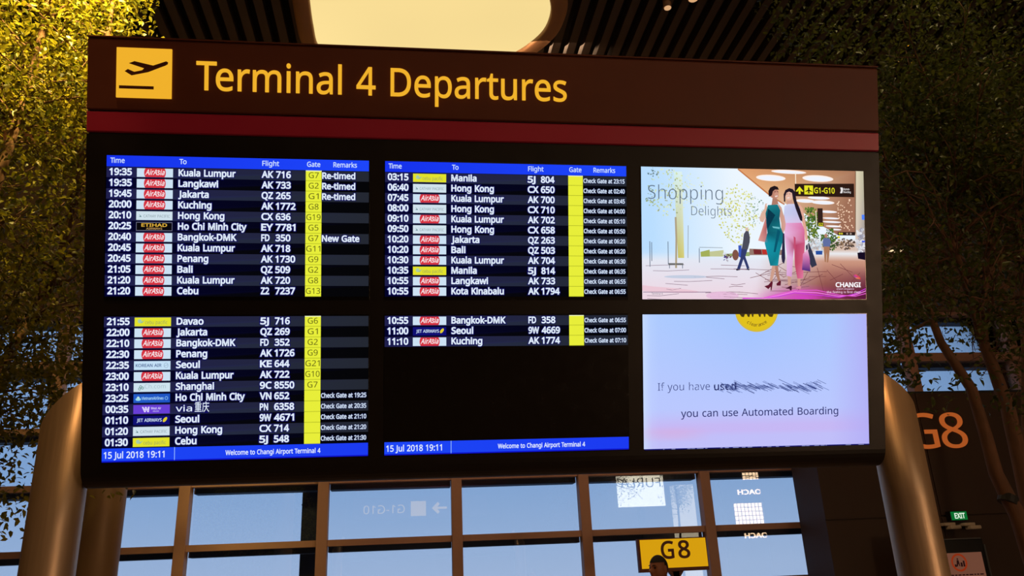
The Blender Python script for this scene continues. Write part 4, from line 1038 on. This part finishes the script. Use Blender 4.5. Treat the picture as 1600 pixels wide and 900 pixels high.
    # clothing
    vs_ = [W_(-.02, 0, .80), W_(-.02, 0, 1.15), W_(-.03, 0, 1.38), W_(-.03, 0, 1.465)]; ed = [(0, 1), (1, 2), (2, 3)]; ra = [.165, .155, .172, .085]
    for sg in (-1, 1):
        k = len(vs_); vs_ += [W_(-.03, sg*.185, 1.425), W_(-.045, sg*.255, 1.14), W_(.03, sg*.262, .92)]; ra += [.078, .066, .050]; ed += [(2, k), (k, k+1), (k+1, k+2)]
    V, Fc = skin(vs_, ed, ra, 'c', None, None); mesh_obj('shirt', V, Fc, M['shirt'], root, smooth=True)
    vs_ = [W_(-.02, 0, .97), W_(-.02, 0, .90)]; ed = [(0, 1)]; ra = [.155, .15]
    for sg in (-1, 1):
        k = len(vs_); vs_ += [W_(-.02, sg*.105, .82), W_(0, sg*.115, .50), W_(-.03, sg*.115, .09)]; ra += [.105, .080, .065]; ed += [(1, k), (k, k+1), (k+1, k+2)]
    V, Fc = skin(vs_, ed, ra, 'c', None, None); mesh_obj('trousers', V, Fc, M['trouser'], root, smooth=True)
    for sg in (-1, 1):
        V, Fc = skin([W_(-.08, sg*.115, .05), W_(.03, sg*.12, .05), W_(.15, sg*.125, .04)], [(0, 1), (1, 2)], [.048, .05, .038], 'c', None, None); mesh_obj('shoe', V, Fc, M['black'], root, smooth=True)
make_man()

# ============================================================ TREES
def leaf_template(L=.058, Wd=.030, fold=.30, droop=.25):
    pts = [(0, 0, 0), (.30*L, -Wd/2, fold*Wd/2), (.30*L, Wd/2, fold*Wd/2), (.42*L, 0, 0), (.70*L, -Wd*.34, fold*Wd*.3-droop*L*.15), (.70*L, Wd*.34, fold*Wd*.3-droop*L*.15), (L, 0, -droop*L*.5)]
    return np.array(pts), [(0, 1, 3), (0, 3, 2), (1, 4, 3), (3, 5, 2), (3, 4, 6), (3, 6, 5)]
LT, LF = leaf_template()
leafmeshes = {}
for mk in ('leaf', 'leaf_shaded'):
    me = bpy.data.meshes.new('leaf'); me.from_pydata(LT.tolist(), [], LF); me.materials.append(M[mk]); leafmeshes[mk] = me
def rot_from(d, roll):
    d = d/np.linalg.norm(d, axis=1)[:, None]; up = np.tile([0, 0, 1.], (len(d), 1))
    s_ = np.cross(up, d); n0 = np.linalg.norm(s_, axis=1); s_[n0 < 1e-4] = [1, 0, 0]; s_ = s_/np.linalg.norm(s_, axis=1)[:, None]
    u_ = np.cross(d, s_); c_, q_ = np.cos(roll)[:, None], np.sin(roll)[:, None]
    s2 = s_*c_+u_*q_; u2 = -s_*q_+u_*c_
    return np.stack([d, s2, u2], axis=2)
def tree(name, base, stems, crown, nleaf, label, mk, singles=160, seed=1, thin=None, tmin=None, clumps=(), group=None, twig_n=60, lsz=1.0, zden=None):
    R_ = np.random.default_rng(seed)
    root = empty(name, base, label, 'tree', group)
    trunk = MB(); twigs = MB(); ends = []
    for pts, r0, r1 in stems:
        n_ = len(pts); trunk.tube(pts, [r0+(r1-r0)*i/(n_-1) for i in range(n_)], 9)
        P = np.array(pts, float)
        for _ in range(twig_n):
            t = R_.uniform(.28, 1)*(n_-1); i = min(int(t), n_-2); p = P[i]+(P[i+1]-P[i])*(t-i)
            if p[2] < (tmin or crown[2]-.5): continue
            a = R_.uniform(0, 2*pi); ln = R_.uniform(.35, 1.25); el = R_.uniform(.1, 1.1)
            q = p.copy(); pl_ = [q.copy()]; d = np.array([cos(a)*cos(el), sin(a)*cos(el), sin(el)])
            for k in range(5):
                d = d+R_.normal(0, .18, 3); d[2] -= .10; d /= np.linalg.norm(d); q = q+d*ln/5; pl_.append(q.copy()); ends.append(q.copy())
            twigs.tube(pl_, [.013*r0/.05, .010, .007, .005, .004, .003], 5)
            for k in (2, 3, 4):
                d2 = d+R_.normal(0, .7, 3); d2 /= np.linalg.norm(d2); q2 = pl_[k]+d2*.28; twigs.tube([pl_[k], (pl_[k]+q2)/2+R_.normal(0, .02, 3), q2], [.005, .004, .002], 4); ends += [(pl_[k]+q2)/2, q2]
    trunk.build('trunk', M['bark'], root, True)
    tw = twigs.build('twigs', M['bark'], root, True); tw['kind'] = 'stuff'
    E = np.array(ends)
    cx, cy, z0, z1, rx, ry = crown[0], crown[1], crown[2], crown[3], crown[4], crown[5]
    pos = E[R_.integers(0, len(E), nleaf)]+R_.normal(0, .11, (nleaf, 3))
    # fill: some leaves anywhere in the crown clumped by a coarse noise
    nf = nleaf; a = R_.uniform(0, 2*pi, nf); q = R_.uniform(0, 1, nf)**.5; zz = R_.uniform(z0, z1, nf) if zden is None else np.interp(R_.uniform(0, 1, nf), zden[0], zden[1])
    f2 = np.stack([cx+np.cos(a)*q*rx, cy+np.sin(a)*q*ry, zz], 1)
    cl = np.sin(f2[:, 0]*6.1+f2[:, 2]*3.7+seed)*np.sin(f2[:, 1]*5.3-f2[:, 2]*4.1)*np.sin(f2[:, 2]*5.7+f2[:, 0]*2.3)
    f2 = f2[cl > -.12]
    pos = np.concatenate([pos, f2])
    tz_ = (pos[:, 2]-z0)/(z1-z0); rad = np.sqrt(((pos[:, 0]-cx)/rx)**2+((pos[:, 1]-cy)/ry)**2)
    lim = np.where(tz_ < .25, .55+1.8*np.clip(tz_, 0, 1), 1.0)+.1*np.sin(pos[:, 2]*7+seed)
    keep = (rad < lim) & (tz_ > 0) & (tz_ < 1) & (R_.uniform(0, 1, len(pos)) < np.clip(.25+tz_*4, 0, 1))
    if thin: keep &= R_.uniform(0, 1, len(pos)) < np.interp(pos[:, 2], thin[0], thin[1])
    keep &= ~((np.abs(pos[:, 0]-.49) < 2.25) & (pos[:, 1] < 4.5))
    pos = pos[keep]
    for c_, r_, k_ in clumps: pos = np.concatenate([pos, np.array(c_)+R_.normal(0, 1, (k_, 3))*np.array(r_)])
    n_ = len(pos)
    d = R_.normal(0, 1, (n_, 3)); d[:, 2] = d[:, 2]*.5-.55; roll = R_.normal(0, .7, n_); sc_ = R_.uniform(.65, 1.25, n_)*lsz
    Rm = rot_from(d, roll)
    dist = np.linalg.norm(pos-np.array(EYE), axis=1)
    rel = pos-np.array(EYE); zc_ = rel@np.array(_F); ix = 800+FPX*(rel@np.array(CR))/zc_; iy = 450-FPX*(rel@np.array(CU))/zc_
    vis = (zc_ > 0) & (ix > 0) & (ix < 1600) & (iy > 0) & (iy < 900) & ~((ix > 131) & (ix < 1378) & (iy > 60) & (iy < 762))
    order = np.argsort(np.where(vis, dist/sc_, 1e9))[:singles]; single = np.zeros(n_, bool); single[order[vis[order]]] = True
    idx = np.where(~single)[0]
    V = np.einsum('nij,kj->nki', Rm[idx], LT)*sc_[idx, None, None]+pos[idx][:, None, :]
    nk = len(LT); Fc = (np.array(LF)[None]+(np.arange(len(idx))*nk)[:, None, None]).reshape(-1, 3)
    V = V.reshape(-1, 3)-np.array(base)
    me = bpy.data.meshes.new('foliage'); me.vertices.add(len(V)); me.vertices.foreach_set('co', V.ravel()); me.loops.add(Fc.size); me.loops.foreach_set('vertex_index', Fc.ravel().astype(np.int32))
    me.polygons.add(len(Fc)); me.polygons.foreach_set('loop_start', np.arange(0, Fc.size, 3, dtype=np.int32)); me.update(calc_edges=True); me.materials.append(M[mk])
    o = link('foliage', me, root); o['kind'] = 'stuff'
    for i in np.where(single)[0]:
        o = link('leaf', leafmeshes[mk], root, Vector(pos[i])-Vector(base)); o.rotation_euler = Matrix(Rm[i].tolist()).to_euler(); o.scale = (sc_[i],)*3
    return root
def st_(px_list, Y):
    return [tuple(at(x, y, Y=Y+dy)) for x, y, dy in px_list]
# left front tree
b0 = (-3.35, 5.7, 0)
tree('indoor_tree', b0, [([b0, (-3.3, 5.7, 1.2), (-3.15, 5.65, 2.6), (-3.0, 5.6, 4.0), (-2.85, 5.6, 5.4), (-2.75, 5.5, 7.2)], .07, .02),
    ([b0, (-3.45, 5.75, 1.4), (-3.6, 5.7, 3.0), (-3.7, 5.5, 4.6), (-3.75, 5.5, 6.8)], .06, .02), ([(-3.3, 5.7, 1.2), (-3.1, 5.95, 2.6), (-2.7, 6.1, 3.8), (-2.5, 6.0, 5.0), (-2.45, 5.8, 6.6)], .05, .015)],
    (-3.3, 5.6, 1.9, 6.9, 1.28, 1.15), 34000, 'bushy indoor tree at left of the board, brightly lit yellow green at the top', 'leaf', 260, 11, twig_n=60, lsz=.85, clumps=[(tuple(at(px, py, Y=5.3)), (rx, .15, rz), k) for px, py, rx, rz, k in ((60, 590, .22, .18, 420), (110, 560, .10, .14, 220), (25, 660, .14, .10, 150), (100, 640, .07, .10, 90), (60, 700, .10, .06, 60), (12, 740, .06, .12, 70), (8, 810, .05, .08, 50), (165, 766, .08, .02, 12), (30, 500, .2, .2, 300))], thin=([1.9, 2.6, 4.4, 5.2], [.9, .7, .6, 1]))
b1 = (-6.1, 8.6, 0)
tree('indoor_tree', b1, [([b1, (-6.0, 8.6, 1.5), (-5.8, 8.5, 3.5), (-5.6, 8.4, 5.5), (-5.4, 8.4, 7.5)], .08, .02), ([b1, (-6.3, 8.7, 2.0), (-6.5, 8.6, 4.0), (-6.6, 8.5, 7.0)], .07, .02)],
    (-5.9, 8.5, 2.4, 8.0, 1.3, 1.2), 7000, 'dim indoor tree farther back on the left, near the window wall', 'leaf_shaded', 0, 5, twig_n=40)
# right trees
YR = 5.0
bR = (4.05, YR, 0)
sA = [bR, (4.03, YR, .9)] + st_([(1590, 805, 0), (1576, 780, 0), (1556, 740, 0), (1540, 680, 0), (1518, 608, 0), (1492, 568, 0), (1470, 535, 0), (1445, 470, .1), (1430, 400, .1), (1420, 300, .2), (1410, 180, .3)], YR)
sB = [bR, (4.06, YR+.05, 1.1)] + st_([(1598, 740, .1), (1575, 640, .1), (1552, 575, .1), (1538, 540, .1), (1530, 480, .1), (1545, 420, .2), (1550, 330, .2), (1560, 200, .3)], YR)
sC = st_([(1536, 535, .1), (1512, 456, .1), (1490, 380, .1), (1480, 280, .1), (1475, 150, .1)], YR)
sD = [bR, (4.12, YR+.1, 1.1)] + st_([(1604, 700, .2), (1602, 560, .2), (1598, 450, .2), (1592, 350, .2), (1600, 200, .2)], YR)
RC = [(tuple(at(px, py, Y=4.85)), (rx, .12, rz), k) for px, py, rx, rz, k in ((1400, 430, .10, .16, 380), (1405, 520, .07, .12, 260), (1412, 590, .05, .08, 130), (1385, 560, .04, .12, 110), (1425, 480, .08, .10, 160), (1500, 590, .07, .03, 26), (1540, 500, .16, .08, 150), (1590, 520, .10, .16, 220), (1590, 620, .08, .12, 90), (1520, 440, .2, .1, 200), (1480, 628, .03, .05, 16))]
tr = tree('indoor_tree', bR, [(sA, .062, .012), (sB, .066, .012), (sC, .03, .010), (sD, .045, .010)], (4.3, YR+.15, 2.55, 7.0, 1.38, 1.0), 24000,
    'dim indoor tree with slanting bare stems at the right edge of the board', 'leaf_shaded', 240, 21, twig_n=46, tmin=3.15, lsz=.78, clumps=RC, thin=([2.5, 2.7, 3.9, 4.7], [.4, .22, .3, 1]))
bp = at(1575, 781, Y=YR)
MB().tube([bp+Vector((-.012, 0, -.02)), bp+Vector((.012, 0, .025))], .060, 14).build('strap', M['strap'], tr)
b3 = (7.5, 8.3, 0)
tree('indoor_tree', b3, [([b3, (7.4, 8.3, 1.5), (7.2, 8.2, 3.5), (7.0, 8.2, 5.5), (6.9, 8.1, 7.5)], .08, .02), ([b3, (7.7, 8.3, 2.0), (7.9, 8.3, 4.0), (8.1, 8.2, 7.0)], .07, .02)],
    (7.3, 8.2, 3.7, 8.35, 1.6, 1.3), 12000, 'indoor tree farther back on the right, before the dark G8 wall', 'leaf_shaded', 0, 31, twig_n=50, lsz=.9, thin=([3.7, 5, 6.4], [.3, .4, 1]))
q4 = at(1058, 800, Y=28.4); b4 = (q4.x, -4.4, 0)
tree('indoor_tree', b4, [([b4, (b4[0], -4.4, 2), (b4[0]+.05, -4.4, 3.6), (b4[0], -4.4, 5)], .06, .02)], (b4[0], -4.4, 3.3, 5.6, .62, .6), 1500, 'indoor tree before the shops, seen mirrored in the glass', 'leaf_shaded', 0, 41, twig_n=40)
